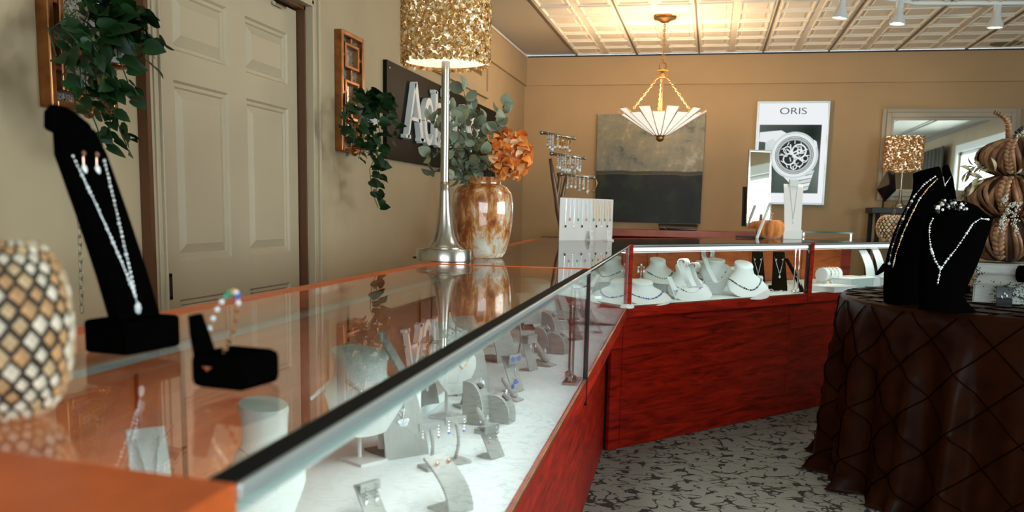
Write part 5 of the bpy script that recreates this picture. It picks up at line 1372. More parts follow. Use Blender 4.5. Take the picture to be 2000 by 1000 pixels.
# abstract painting
def paintmat():
    m, t, b = nt('abstract_canvas'); N = t.nodes; L_ = t.links
    tc = N.new('ShaderNodeTexCoord'); sp = N.new('ShaderNodeSeparateXYZ'); L_.new(tc.outputs['Generated'], sp.inputs[0])
    n = N.new('ShaderNodeTexNoise'); n.inputs['Scale'].default_value = 4.2; n.inputs['Detail'].default_value = 10; n.inputs['Roughness'].default_value = .74; L_.new(tc.outputs['Object'], n.inputs['Vector'])
    mp = N.new('ShaderNodeMapping'); mp.inputs['Location'].default_value = (3, 7, 1); L_.new(tc.outputs['Object'], mp.inputs[0])
    n2 = N.new('ShaderNodeTexNoise'); n2.inputs['Scale'].default_value = 5; n2.inputs['Detail'].default_value = 6; L_.new(mp.outputs[0], n2.inputs['Vector'])
    up = N.new('ShaderNodeValToRGB'); e = up.color_ramp.elements
    e[0].position = .34; e[0].color = (.045, .045, .035, 1); e[1].position = .64; e[1].color = (.50, .51, .45, 1); x = e.new(.44); x.color = (.22, .23, .19, 1); x = e.new(.55); x.color = (.33, .29, .19, 1)
    L_.new(n.outputs['Fac'], up.inputs['Fac'])
    lo = N.new('ShaderNodeValToRGB'); e = lo.color_ramp.elements
    e[0].position = .48; e[0].color = (.004, .005, .003, 1); e[1].position = .80; e[1].color = (.06, .055, .02, 1); x = e.new(.62); x.color = (.016, .026, .008, 1)
    L_.new(n2.outputs['Fac'], lo.inputs['Fac'])
    # horizon band, wavering
    md = N.new('ShaderNodeMath'); md.operation = 'MULTIPLY_ADD'; md.inputs[1].default_value = .035; L_.new(n2.outputs['Fac'], md.inputs[0]); L_.new(sp.outputs['Z'], md.inputs[2])
    st = N.new('ShaderNodeValToRGB'); e = st.color_ramp.elements; e[0].position = .462; e[0].color = (0, 0, 0, 1); e[1].position = .470; e[1].color = (1, 1, 1, 1)
    L_.new(md.outputs[0], st.inputs['Fac'])
    bd = N.new('ShaderNodeValToRGB'); e = bd.color_ramp.elements; e[0].position = .462; e[0].color = (0, 0, 0, 1); e[1].position = .515; e[1].color = (0, 0, 0, 1)
    for p_, v_ in ((.470, 1), (.494, 1), (.500, 0), (.506, .0)): x = e.new(p_); x.color = (v_, v_, v_, 1)
    L_.new(md.outputs[0], bd.inputs['Fac'])
    m1 = N.new('ShaderNodeMixRGB'); L_.new(st.outputs[0], m1.inputs[0]); L_.new(lo.outputs[0], m1.inputs[1]); L_.new(up.outputs[0], m1.inputs[2])
    m2 = N.new('ShaderNodeMixRGB'); L_.new(bd.outputs[0], m2.inputs[0]); L_.new(m1.outputs[0], m2.inputs[1]); m2.inputs[2].default_value = (.07, .055, .035, 1)
    L_.new(m2.outputs[0], b.inputs['Base Color']); b.inputs['Roughness'].default_value = .5; return m
a, b = bw(1168, 223, .04), bw(1378, 223, .04); z0 = bw(1270, 435, .04).z
pt = thing('painting', 'square abstract canvas, pale grey above and near black below', 'painting', ((a.x+b.x)/2, BY-.04, (a.z+z0)/2))
MB().box((0, .018, 0), (b.x-a.x, .036, a.z-z0)).build('canvas', paintmat(), pt)
def flat(px_pts, col, d, parent, name, th=.0012, closed=True):
    pass
# backlit watch poster
a, b, c_ = bw(1480, 198, .03), bw(1622, 197, .03), bw(1612, 401, .03)
pw_, ph_ = b.x-a.x+.004, a.z-c_.z
po = thing('lightbox_poster', 'backlit watch poster in a slim silver frame', 'poster', ((a.x+b.x)/2, BY-.045, (a.z+c_.z)/2))
mb = MB(); f_ = .018
for (x0, x1, z0, z1) in ((-pw_/2, -pw_/2+f_, -ph_/2, ph_/2), (pw_/2-f_, pw_/2, -ph_/2, ph_/2), (-pw_/2+f_, pw_/2-f_, -ph_/2, -ph_/2+f_), (-pw_/2+f_, pw_/2-f_, ph_/2-f_, ph_/2)):
    mb.box(((x0+x1)/2, .02, (z0+z1)/2), (x1-x0, .05, z1-z0))
mb.build('poster_frame', M['alu'], po, bevel=.003)
ew = emis('lit_white_print', (.90, .93, .96), .95)
MB().box((0, .02, 0), (pw_-2*f_, .03, ph_-2*f_)).build('lit_panel', ew, po)
yb = .0045
def qd(name, x0, x1, z0, z1, m, lay, rot=0, parent=po):
    m_ = MB().box((0, 0, 0), (x1-x0, .0006, z1-z0), (0, rot, 0)); m_.v = [(v[0]+(x0+x1)/2, v[1]+yb-.0008*lay, v[2]+(z0+z1)/2) for v in m_.v]
    return m_.build(name, m, parent)
px_w, px_h = 142/ pw_, 204/ph_
def PX(x, y): return ((x-1551)/px_w, -(y-299)/px_h)     # poster pixel to local
def gradm():
    m, t, b = nt('grey_photo_ground'); N = t.nodes; t.nodes.remove(b); out = N['Material Output']
    tc = N.new('ShaderNodeTexCoord'); n = N.new('ShaderNodeTexNoise'); n.inputs['Scale'].default_value = 1.6; n.inputs['Detail'].default_value = 1
    mp = N.new('ShaderNodeMapping'); mp.inputs['Location'].default_value = (.6, 0, .3); t.links.new(tc.outputs['Object'], mp.inputs[0]); t.links.new(mp.outputs[0], n.inputs['Vector'])
    cr = N.new('ShaderNodeValToRGB'); cr.color_ramp.elements[0].position = .35; cr.color_ramp.elements[1].position = .7
    cr.color_ramp.elements[0].color = (.010, .016, .013, 1); cr.color_ramp.elements[1].color = (.16, .20, .18, 1)
    e = N.new('ShaderNodeEmission'); t.links.new(n.outputs['Fac'], cr.inputs[0]); t.links.new(cr.outputs[0], e.inputs[0]); t.links.new(e.outputs[0], out.inputs[0]); return m
x0, zt2 = PX(1487, 243); x1, zb2 = PX(1607, 378)
x1 = (1608-1551)/px_w
qd('photo_ground', x0, x1, zb2, zt2, gradm(), 1)
EG = {k: emis('print_%s' % k, v, s) for k, v, s in (('pale', (.62, .68, .68), 1), ('light', (.80, .84, .84), 1), ('mid', (.28, .32, .31), 1), ('dark', (.03, .035, .033), 1), ('greyish', (.45, .50, .49), 1))}
def disc(name, c, r, m, lay, r2=0, n=40, ex=1.0, rot=0):
    m_ = MB(); vs = []; cx, cz = c
    for k in range(n):
        a = 2*PI*k/n; u, v = r*math.cos(a), r*ex*math.sin(a); vs.append((cx+u*math.cos(rot)-v*math.sin(rot), yb-.0008*lay, cz+u*math.sin(rot)+v*math.cos(rot)))
    if r2:
        for k in range(n):
            a = 2*PI*k/n; u, v = r2*math.cos(a), r2*ex*math.sin(a); vs.append((cx+u*math.cos(rot)-v*math.sin(rot), yb-.0008*lay, cz+u*math.sin(rot)+v*math.cos(rot)))
        fs = [(k, (k+1) % n, n+(k+1) % n, n+k) for k in range(n)]
    else: fs = [tuple(range(n))]
    m_.add(vs, fs); return m_.build(name, m, po)
def polyp(name, pts, m, lay):
    m_ = MB(); m_.add([(PX(x, y)[0], yb-.0008*lay, PX(x, y)[1]) for x, y in pts], [tuple(range(len(pts)))]); return m_.build(name, m, po)
s_ = 1/px_w
polyp('watch_band', [(1488, 258), (1530, 254), (1545, 262), (1515, 292), (1502, 278), (1487, 276)], EG['light'], 2)
polyp('watch_band', [(1500, 278), (1516, 270), (1540, 330), (1534, 342), (1522, 330), (1500, 300)], EG['pale'], 2)
for k in range(5):
    x0_, y0_ = 1563-1.2*k, 340+8*k
    polyp('band_link', [(x0_, y0_), (x0_+36-k, y0_-8), (x0_+34-k, y0_-1), (x0_-1, y0_+6)], EG['light' if k % 2 else 'pale'], 3)
polyp('watch_lug', [(1536, 342), (1600, 312), (1597, 330), (1560, 352), (1556, 362)], EG['light'], 3)
wc = PX(1558, 303)
disc('watch_case', wc, 47*s_, EG['pale'], 4, ex=1.0); disc('watch_bezel', wc, 43*s_, EG['light'], 5); disc('bezel_edge', wc, 38*s_, EG['mid'], 6, r2=36*s_); disc('watch_dial', wc, 35*s_, EG['dark'], 6)
disc('dial_ring', wc, 34*s_, EG['greyish'], 7, r2=30*s_)
for k in range(12):
    a = k*PI/6; m_ = MB().box((0, 0, 0), (1.6*s_, .0004, 7*s_), (0, -a, 0)); m_.v = [(v[0]+wc[0]-math.sin(a)*26*s_*-1, v[1]+yb-.0068, v[2]+wc[1]+math.cos(a)*26*s_) for v in m_.v]; m_.build('hour_marker', EG['light'], po)
rr = random.Random(9)
for (dx, dy, r1, r2) in ((9, -8, 15, 12), (9, -8, 5, 2), (-10, 8, 12, 9.5), (10, 14, 9, 7), (-14, -10, 8, 6), (0, 22, 7, 5), (22, 6, 6, 4.4)):
    disc('gear_ring', (wc[0]+dx*s_, wc[1]-dy*s_), r1*s_, EG['light'], 8, r2=r2*s_, n=24)
for k in range(12):
    a = rr.random()*PI; r_ = rr.uniform(4, 22); th_ = rr.random()*6.28; m_ = MB().box((0, 0, 0), (rr.uniform(8, 18)*s_, .0004, rr.uniform(1.6, 3)*s_), (0, a, 0)); m_.v = [(v[0]+wc[0]+r_*s_*math.cos(th_), v[1]+yb-.0072, v[2]+wc[1]+r_*s_*math.sin(th_)) for v in m_.v]; m_.build('movement_bridge', EG[rr.choice(('pale', 'greyish', 'light'))], po)
for a, l_ in ((1.1, 26), (-.9, 20), (2.2, 22)):
    m_ = MB().box((0, 0, l_/2*s_), (2.4*s_, .0004, l_*s_)); R_ = Matrix.Rotation(a, 3, 'Y'); m_.v = [tuple(R_ @ Vector(v)+Vector((wc[0], yb-.0080, wc[1]))) for v in m_.v]; m_.build('watch_hand', EG['light'], po)
polyp('watch_crown', [(1594, 272), (1600, 276), (1602, 286), (1597, 288)], EG['light'], 5)
def text(name, s, size, loc, rot, m, parent, sx=1.0, ext=.0005, align='CENTER'):
    c = bpy.data.curves.new(name, 'FONT'); c.body = s; c.size = size; c.extrude = ext; c.align_x = align; c.align_y = 'CENTER'; c.offset = -.0006
    c.materials.append(m); o = bpy.data.objects.new(name, c); sc.collection.objects.link(o)
    bpy.context.view_layer.update(); me = bpy.data.meshes.new_from_object(o.evaluated_get(bpy.context.evaluated_depsgraph_get()))
    bpy.data.objects.remove(o); o = link(name, me, parent); o.location = loc; o.rotation_euler = rot; o.scale = (sx, 1, 1)
    return o
tx = emis('print_black', (.02, .022, .024), 1)
q = PX(1551, 217); text('brand_lettering', 'ORIS', 15*s_*1.25, (q[0], yb-.0015, q[1]), (PI/2, 0, 0), tx, po, 1.35)
q = PX(1551, 227.5); text('small_lettering', 'HOLSTEIN 1904', 3.4*s_*1.3, (q[0], yb-.0015, q[1]), (PI/2, 0, 0), EG['pale'], po, 1.5)
q = PX(1548, 388); text('small_lettering', 'Holstein 1904', 3.6*s_, (q[0], yb-.0015, q[1]), (PI/2, 0, 0), EG['greyish'], po, 1.0)
# framed wall mirror
a, b, c_ = bw(1724, 213), bw(1993, 214), bw(1712, 391)
mw, mh = b.x-a.x, a.z-c_.z
wm = thing('wall_mirror', 'large mirror in a stepped cream frame above the console shelf', 'mirror', ((a.x+b.x)/2, BY, (a.z+c_.z)/2))
mb_steps = ((0, .035, .030), (.035, .075, .045), (.075, .10, .032))
for o1, o2, d_ in mb_steps:
    mb = MB()
    for (x0, x1, z0, z1) in ((-mw/2+o1, -mw/2+o2, -mh/2+o1, mh/2-o1), (mw/2-o2, mw/2-o1, -mh/2+o1, mh/2-o1), (-mw/2+o2, mw/2-o2, -mh/2+o1, -mh/2+o2), (-mw/2+o2, mw/2-o2, mh/2-o2, mh/2-o1)):
        mb.box(((x0+x1)/2, -d_/2, (z0+z1)/2), (x1-x0, d_, z1-z0))
    mb.build('frame_moulding', M['creamframe'] if 'creamframe' in M else M.setdefault('creamframe', mat('cream_frame_paint', (.42, .37, .28), .45)), wm, bevel=.004)
MB().box((0, -.012, 0), (mw-.18, .006, mh-.18)).build('mirror_glass', mat('wall_mirror_silver', (.80, .82, .80), .015, 1), wm)
# console shelf with lamp and black bust
a, b = bw(1702, 408, .35), bw(1800, 408, .35)
sh = thing('console_shelf', 'narrow black console under the wall mirror', 'console table', ((a.x+b.x)/2, BY-.20, 0))
sw = b.x-a.x
MB().box((0, 0, a.z-.012), (sw, .34, .05)).build('shelf_top', M['blackmat'], sh, bevel=.004)
for s in (-1, 1):
    MB().tube([(s*(sw/2-.06), -.12, a.z-.03), (s*(sw/2-.10), -.08, .0)], .022, 6).build('leg', M['blackmat'], sh)
    MB().tube([(s*(sw/2-.04), .12, a.z-.03), (s*(sw/2-.04), .12, .0)], .022, 6).build('leg', M['blackmat'], sh)
MB().tube([(-sw/2+.09, -.12, .62), (-sw/2+.30, -.12, a.z-.04)], .018, 6).build('brace', M['blackmat'], sh)
lz = a.z+.013
lp = bw(1757, 400, .20)
chip_lamp('console_lamp', 'smaller nickel lamp with glittering gold drum shade on the black console', (lp.x, BY-.20), lz, bw(1760, 331, .2).z-lz, .158, bw(1760, 267, .2).z-bw(1760, 331, .2).z, .06, 15, 4200, .5)
kb = bw(1725, 405, .28)
kt = thing('draped_bust', 'black diamond-shaped pendant bust on the console, against the mirror', 'bust', (kb.x, BY-.28, lz))
P = [bw(1735, 331, .28), bw(1713, 370, .28), bw(1728, 394, .28), bw(1750, 372, .28), bw(1748, 336, .28)]; o0 = Vector(kt.location)
mb = MB(); fr = [p-o0 for p in P]; bk_ = [p-o0+Vector((0, .05, 0)) for p in P]; n = len(P); cc = sum(fr, Vector())/n+Vector((0, -.05, 0))
mb.add(fr+bk_+[cc], [(i, (i+1) % n, 2*n) for i in range(n)]+[tuple(range(n, 2*n))]+[(i, n+i, n+(i+1) % n, (i+1) % n) for i in range(n)])
mb.build('bust_form', M['blackgloss'], kt); MB().tube([(0, .02, .0), (0, .02, P[2].z-lz+.02)], .008, 8).build('stand', M['blackmat'], kt)
# far low glass case near the back wall
a, b = bw(1563, 455, 1.0), bw(1658, 455, 1.0); wz_ = b.x-a.x
fc = thing('pedestal_case', 'small glass-topped pedestal case near the back wall', 'display case', ((a.x+b.x)/2, BY-1.0, 0))
zt_ = bw(1600, 452, 1.0).z
MB().box((0, 0, (zt_-.10)/2), (wz_, .4, zt_-.10)).build('pedestal', M['cherry'], fc)
MB().box((0, 0, zt_-.004), (wz_+.02, .42, .008)).build('top_pane', M['glass'], fc); MB().box((0, -.208, zt_-.004), (wz_+.02, .006, .012)).build('glass_edge', M['glassedge'], fc)
for x in (-wz_/2+.01, wz_/2-.01): MB().box((x, -.19, zt_-.05), (.012, .012, .10)).build('corner_post', M['chrome'], fc)
for k, x in enumerate((-.10, .0, .08)):
    o = MB().ball((0, 0, .025), .025, 8, 6, (1.4, 1, .8)).build('watch_cushion', M['crystal'], None, smooth=True); o.location = (fc.location.x+x, BY-1.1, zt_-.10)
    tag(o, ('first', 'second', 'third')[k]+' clear cushion inside the pedestal case, counting from the pumpkin side', 'cushion', 'clear cushions in the pedestal case')

# ------------------------------------------------------------------ pendant light
cn = atz(1299, 31, CZ); pc = Vector((cn.x, cn.y, 0)); dl = dep((cn.x, cn.y, 2.2))
def zl(py): return aty(1296, py, cn.y).z
pl = thing('pendant_light', 'brass pendant with fanned white glass bowl hanging by chains', 'pendant light', (cn.x, cn.y, zl(270)))
o_ = Vector(pl.location); zz = lambda py: zl(py)-o_.z
ztop_ = CZ-o_.z-.002
MB().lathe([(0, ztop_-.045), (.03, ztop_-.045), (.05, ztop_-.03), (.082, ztop_-.022), (.088, ztop_-.008), (.085, ztop_), (0, ztop_)], 28).build('canopy', M['brass'], pl, smooth=True, auto=.7)
mb = MB(); chain(mb, (0, 0, ztop_-.04), (0, 0, zz(120)), 16, .008, .0028); mb.tube([(0, 0, ztop_-.04), (0, 0, zz(120))], .0022, 5); mb.build('chain', M['brass'], pl, smooth=True)
MB().tube([(.026*math.cos(k*PI/8), 0, zz(128)+.026*math.sin(k*PI/8)) for k in range(16)], .005, 8, closed=True).build('ring', M['brass'], pl, smooth=True)
MB().lathe([(0, zz(134)), (.008, zz(134)), (.045, zz(136.5)), (.046, zz(138)), (.012, zz(140)), (.010, zz(142)), (.022, zz(144)), (.030, zz(147)), (.026, zz(151)), (.0, zz(152))][::-1], 24).build('hub', M['brass'], pl, smooth=True, auto=.8)
zr = zz(219); R1 = .34; R0 = .055; zb0 = zz(268)
MB().tube([(0, 0, zz(150)), (0, 0, zb0)], .006, 8).build('stem_rod', M['brass'], pl)
for k in range(3):
    a = -PI/2+.35+k*2*PI/3; a = (PI*1.03, -PI*.04, PI*.55)[k]; mb = MB(); chain(mb, (.03*math.cos(a), .03*math.sin(a), zz(149)), (R1*.62*math.cos(a), R1*.62*math.sin(a), zz(212)), 15, .007, .0026); mb.build('chain', M['brass'], pl, smooth=True)
M['bowl'] = mat('milky_glass', (.85, .80, .70), .3, emit=(1, .90, .74), estr=.85)
npl = 20
for k in range(npl):
    a = 2*PI*k/npl; up_ = (k % 2 == 0); rt_ = R1 if up_ else R1*.90; h2 = zr+(.012 if up_ else -.022)
    w0, w1 = .010, (.048 if up_ else .050); off = 0.0 if up_ else -.010
    ca, sa = math.cos(a), math.sin(a); T_ = Vector((-sa, ca, 0)); Rv = Vector((ca, sa, 0))
    p0, p1 = Rv*(R0+off*.3)+Vector((0, 0, zb0+.012)), Rv*rt_+Vector((0, 0, h2))+Rv*off
    th_ = Vector((0, 0, .004)); vs = [p0-T_*w0, p0+T_*w0, p1+T_*w1, p1-T_*w1]; nrm = (vs[1]-vs[0]).cross(vs[2]-vs[0]).normalized()*.002
    mb = MB().add([v+nrm for v in vs]+[v-nrm for v in vs], [(0, 1, 2, 3), (7, 6, 5, 4), (0, 4, 5, 1), (1, 5, 6, 2), (2, 6, 7, 3), (3, 7, 4, 0)])
    g_ = mb.build('glass_blade', M['bowl'], pl)
    MB().tube([vs[0], vs[3], vs[2], vs[1]], .0034, 5).build('blade_frame', M['brass'], g_)
MB().ball((0, 0, zb0-.006), .032, 16, 12, (1, 1, .9)).build('finial', M['brass'], pl, smooth=True)
MB().lathe([(0, zb0+.0), (.06, zb0+.012), (.062, zb0+.02), (0, zb0+.03)], 20).build('bottom_plate', M['brass'], pl, smooth=True)
light('POINT', 'pendant_bulb', (cn.x, cn.y, o_.z+zr+.03), 52, (1, .70, .42), .06)
MB().ball((0, 0, zb0+.09), .035, 12, 8).build('bulb', emis('pendant_bulb_glow', (1, .82, .55), 12), pl, smooth=True)

# ------------------------------------------------------------------ track lights
def track_head(label, px, py, ln, aim, on=22, pos=None):
    p = Vector(pos) if pos else atz(px, py, CZ-.03)
    t = thing('track_spot', label, 'track light', (p.x, p.y, CZ), 0, 'white track spots')
    MB().box((0, 0, -.045), (.045, .035, .05)).build('track_adapter', M['frame'], t, bevel=.003)
    MB().tube([(0, 0, -.04), (0, 0, -.07), (.008, 0, -.09)], .012, 8).build('swivel_arm', M['frame'], t)
    d = (Vector(aim)-Vector((p.x, p.y, CZ-.15))).normalized(); q = (-d).to_track_quat('Z', 'X').to_matrix()
    c = Vector((0, 0, -.085)); k = ln*.82
    mb = MB().lathe([(.030*k, .075*k), (.032*k, .0), (.040*k, -.03*k), (.066*k, -.085*k), (.068*k, -.105*k), (.060*k, -.105*k), (.050*k, -.08*k), (.0, -.07*k)], 24, c, q)
    mb.build('lamp_head', mat('white_lamp_head', (.62, .62, .60), .4) if 'lh' not in M else M['lh'], t, smooth=True, auto=.8)
    m_ = MB().lathe([(0, -.088*k), (.046*k, -.088*k)], 20, c, q); m_.f = [f[::-1] for f in m_.f]; m_.build('lit_lens', emis('spot_lens', (1, .97, .92), 8), t)
    L0 = Vector((p.x, p.y, CZ-.12))+d*.13*k
    light('SPOT', 'track_beam', L0, on, (1, .90, .76), .03, target=aim, spot=1.3, blend=.8)
track_head('track spot nearest the pendant light', 1646, -8, 1.0, (.45, 6.7, 0))
track_head('middle track spot of the three at the ceiling', 1757, 5, 1.0, (1.0, 6.8, 0))
track_head('track spot above the wall mirror', 1948, 12, 1.0, (1.75, 7.1, 0))
a, b = atz(1795, 3, CZ), atz(2010, 6, CZ)
for nm, (p0, p1), lb_ in (('lighting_track', ((b.x+.8, b.y+.05), (a.x-.02, a.y)), 'white lighting track along the ceiling near the mirror wall'), ('lighting_track', ((a.x-.02, a.y), (.80, 6.6)), 'white lighting track crossing toward the pendant light')):
    d = Vector((p1[0]-p0[0], p1[1]-p0[1], 0)); m_ = MB().box((0, 0, -.012), (d.length, .036, .024)); o = m_.build(nm, M['frame'], None, bevel=.003)
    o.location = ((p0[0]+p1[0])/2, (p0[1]+p1[1])/2, CZ); o.rotation_euler = (0, 0, math.atan2(d.y, d.x)); tag(o, lb_, 'light track')
# three unseen heads added further forward, above the frame, for their light
for k, (x, y, aim, on) in enumerate(((.9, 3.2, (-1.83, 2.9, 1.3), 34), (.9, 1.6, (-.9, 1.2, .9), 18), (1.0, 4.6, (-1.83, 5.4, 1.5), 30))):
    track_head(('added unseen track spot aimed at the panelled door', 'added unseen track spot aimed at the near display case', 'added unseen track spot aimed at the black shop sign')[k], 0, 0, 1.0, aim, on, (x, y, CZ-.03))
# round ceiling speaker
q = atz(1965, 84, CZ); sp_ = thing('ceiling_speaker', 'round grille set in the ceiling above the mirror', 'speaker', (q.x, q.y, CZ-.001))
MB().lathe([(0, -.006), (.10, -.006), (.105, -.003), (.12, -.008), (.125, 0), (0, 0)], 32).build('grille', mat('grey_grille', (.22, .20, .16), .7, noise=200, var=.4), sp_, smooth=True, auto=.5)

# ------------------------------------------------------------------ round table with pintucked brown cloth
TZ = .86; tc_ = Vector((1.60, 4.56)); TR_ = .955
tb_ = thing('round_table', 'round table under the brown cloth', 'table', (tc_.x, tc_.y, 0))
MB().lathe([(0, TZ-.03), (TR_-.01, TZ-.03), (TR_-.01, TZ-.004), (0, TZ-.004)], 40).build('tabletop', M['inner'], tb_)
MB().lathe([(.30, 0), (.30, .03), (.05, .08), (.04, TZ-.03)], 20).build('pedestal', M['blackmat'], tb_)
M['cloth'] = mat('brown_satin', (.020, .0048, .0014), .34, noise=9, var=.4, spec=.05)
NA, NR = 360, 46; mb = MB(); vs = []; rr = random.Random(2)
ph1, ph2 = 1.3, 4.0
def drapef(a, s):
    """s: metres of cloth beyond the rim"""
    f = 1.25*math.sin(22*a+ph1+.8*math.sin(3*a))+.7*math.sin(37*a+ph2)+.35*math.sin(61*a+.5)
    k = min(1, s/.35); r_ = TR_+.004+.018*math.sqrt(min(1, s/.05))+.05*s+.024*k*f*(.6+.6*s); 
    if s > .80: r_ += (s-.80)*(.18+.2*f)
    z = TZ+.003-s*.985
    tuck = .0
    u = (a*TR_/.24+s/.24); v = (a*TR_/.24-s/.24)
    for q in (u, v):
        dq = abs(q-round(q))*.24
        if dq < .007: tuck = max(tuck, .006*(1-dq/.007))
    return r_+tuck, max(z, .006+.012*abs(f)*.3), tuck
rad = [0, .14, .30, .46, .62, .76, .87, .94]
for r_ in rad:
    for i in range(NA):
        a = 2*PI*i/NA; x, y = r_*math.cos(a), r_*math.sin(a); tk = 0
        for q in ((x+y)/.24, (x-y)/.24):
            dq = abs(q-round(q))*.17
            if dq < .006: tk = .003
        vs.append((x, y, TZ+.001+tk))
SR = [0.0, .008, .02, .035]+[.035+.85*j/60 for j in range(1, 61)]
for s in SR:
    for i in range(NA):
        a = 2*PI*i/NA; r_, z, tk = drapef(a, s)
        if s == 0: r_ = TR_+.002; z = TZ+.002
        vs.append((r_*math.cos(a), r_*math.sin(a), z))
nrw = len(rad)+len(SR)
mb.add(vs, [(j*NA+i, j*NA+(i+1) % NA, (j+1)*NA+(i+1) % NA, (j+1)*NA+i) for j in range(1, nrw-1) for i in range(NA)])
vs0 = len(mb.v); mb.add([(0, 0, TZ+.001)], []); mb.f += [(vs0, NA+i, NA+(i+1) % NA) for i in range(NA)]; mb.mi += [0]*NA
# tuck cords drawn as raised dark piping across the cloth
tcl = thing('tablecloth', 'brown satin tablecloth with diamond pintucks falling to the carpet', 'tablecloth', (tc_.x, tc_.y, 0))
mb.build('cloth', M['cloth'], tcl, smooth=True)
M['cord'] = mat('dark_brown_tuck', (.006, .002, .001), 1.0, spec=0)
tk = MB()
for sgn in (1, -1):
    for k in range(int(2*PI*TR_/.24)):
        pts = []
        for j in range(46):
            s = .02+.84*j/45; a = (k*.24-sgn*s)/TR_; r_, z, _ = drapef(a, s); pts.append(((r_-.001)*math.cos(a), (r_-.001)*math.sin(a), z))
        tk.tube(pts, .0028, 4)
for k in range(-5, 6):
    for sg_ in (1, -1):
        c_ = k*.24/math.sqrt(2); h = math.sqrt(max(0, TR_**2-c_**2))
        d1 = Vector((1, sg_, 0)).normalized(); n1 = Vector((-d1.y, d1.x, 0)); tk.tube([n1*c_+d1*h*(-1+2*j/12)+Vector((0, 0, TZ+.003)) for j in range(13)], .0024, 4)
tk.build('pintucks', M['cord'], tcl)['kind'] = 'stuff'
# ------------------------------------------------------------------ on the table: black busts, books, husk pumpkins
TT = TZ+.005
def tpos(px, py): q = atz(px, py, TT); return q
# left tall curved bust, side on
q = tpos(1765, 592); dq = dep(q); k_ = dq/FPX; B0_ = Vector((q.x, q.y, TT))
def fit(pts, d): return [at(x, y, d)-B0_ for x, y in pts]
bL = thing('necklace_bust', 'tall curved black velvet bust on the brown cloth, seen from the side', 'bust', B0_)
secs = [((1727, 592), (1801, 595), .055), ((1726, 570), (1803, 575), .055), ((1727, 535), (1806, 540), .05), ((1733, 495), (1812, 500), .05), ((1746, 455), (1817, 465), .055), ((1762, 420), (1824, 428), .055), ((1776, 392), (1832, 402), .05), ((1784, 370), (1842, 385), .05), ((1785, 350), (1845, 372), .045), ((1784, 339), (1835, 328), .045), ((1787, 337), (1832, 326), .040)]
rings = []
for (l, r, dep_) in secs:
    a_, b_ = at(*l, dq)-B0_, at(*r, dq)-B0_; c = (a_+b_)/2; h = (b_-a_)/2; n = 20
    rings.append([c+h*math.cos(2*PI*j/n)+FW*dep_*math.sin(2*PI*j/n) for j in range(n)])
zmin = min(v.z for v in rings[0]); rings = [[Vector((v.x, v.y, max(v.z, .0))) for v in r_] for r_ in rings]
rings[0] = [Vector((v.x, v.y, 0)) for v in rings[0]]
lm = MB().loft(rings); lm.build('bust_form', M['black'], bL, smooth=True, auto=1.0)
MB().tube([at(1730, 520, dq)-B0_, at(1712, 536, dq)-B0_], [.018, .006], 8).build('tail_stub', M['black'], bL, smooth=True)
def surf(px, py, lmb, off=.003):
    bv = BVHTree.FromPolygons([Vector(v)+B0_ for v in lmb.v], lmb.f); d = ray(px, py).normalized()
    h = bv.ray_cast(CAM, d); return (h[0]-d*off) if h[0] is not None else None
def surf_strand(name, label, pix, lmb, r, step, mats, group='bead strands on the black busts', seed=1):
    P_ = []
    for (a_, b_) in zip(pix, pix[1:]):
        for j in range(6):
            s = surf(lerp(a_[0], b_[0], j/6), lerp(a_[1], b_[1], j/6), lmb)
            if s is None: s = (P_[-1] if P_ else None)
            if s is not None: P_.append(s)
    if len(P_) < 3: return
    m_ = MB().tube(P_, .0012, 4); beads(m_, P_, step, r, list(range(len(mats))), seed=seed, irregular=.5)
    o = m_.build(name, [M[x] for x in mats], None, smooth=True); return tag(o, label, 'necklace', group)
surf_strand('necklace', 'outer bead strand down the edge of the curved black bust', [(1826, 345), (1805, 360), (1786, 383), (1768, 418), (1752, 455), (1741, 490), (1736, 520)], lm, .0048, .011, ('silver', 'pearl', 'blackgloss'))
surf_strand('necklace', 'inner fine strand on the curved black bust', [(1830, 350), (1812, 368), (1795, 390), (1778, 424), (1764, 455), (1750, 495), (1742, 530)], lm, .0034, .009, ('gold', 'pearl'))
# second bust, facing the room
q = tpos(1850, 606); dq2 = dep(q); B0_ = Vector((q.x, q.y, TT))
b2 = thing('necklace_bust', 'broad black velvet bust with a Y necklace, before the white books', 'bust', B0_)
secs = [((1795, 604), (1905, 604), .07), ((1797, 596), (1893, 597), .06), ((1795, 575), (1880, 580), .05), ((1793, 540), (1893, 550), .05), ((1796, 505), (1909, 515), .05), ((1800, 470), (1922, 480), .055), ((1808, 440), (1932, 450), .06), ((1812, 426), (1939, 429), .05), ((1820, 418), (1925, 418), .045), ((1838, 404), (1908, 404), .045), ((1850, 397), (1890, 397), .04), ((1856, 395), (1884, 395), .03)]
rings = []
for (l, r, dep_) in secs:
    a_, b_ = at(*l, dq2)-B0_, at(*r, dq2)-B0_; c = (a_+b_)/2; h = (b_-a_)/2; n = 24
    rings.append([c+h*math.cos(2*PI*j/n)+FW*dep_*math.sin(2*PI*j/n) for j in range(n)])
rings[0] = [Vector((v.x, v.y, 0)) for v in rings[0]]
lm2 = MB().loft(rings); lm2.build('bust_form', M['black'], b2, smooth=True, auto=1.0)
surf_strand('necklace', 'long Y necklace of grey and silver beads on the broad black bust', [(1822, 427), (1816, 440), (1815, 460), (1818, 485), (1826, 508), (1837, 526), (1848, 510), (1868, 485), (1885, 460), (1900, 437), (1915, 427), (1934, 429)], lm2, .0042, .010, ('silver', 'pearl', 'crystal'))
surf_strand('necklace', 'bead tassel falling from the Y necklace', [(1837, 526), (1834, 540), (1830, 560)], lm2, .0048, .011, ('silver', 'pearl'))
mb = MB()
pts = [at(lerp(1828, 1884, j/20), 408+6*math.sin(j*.9)-10*math.sin(PI*j/20), dq2-.05) for j in range(21)]
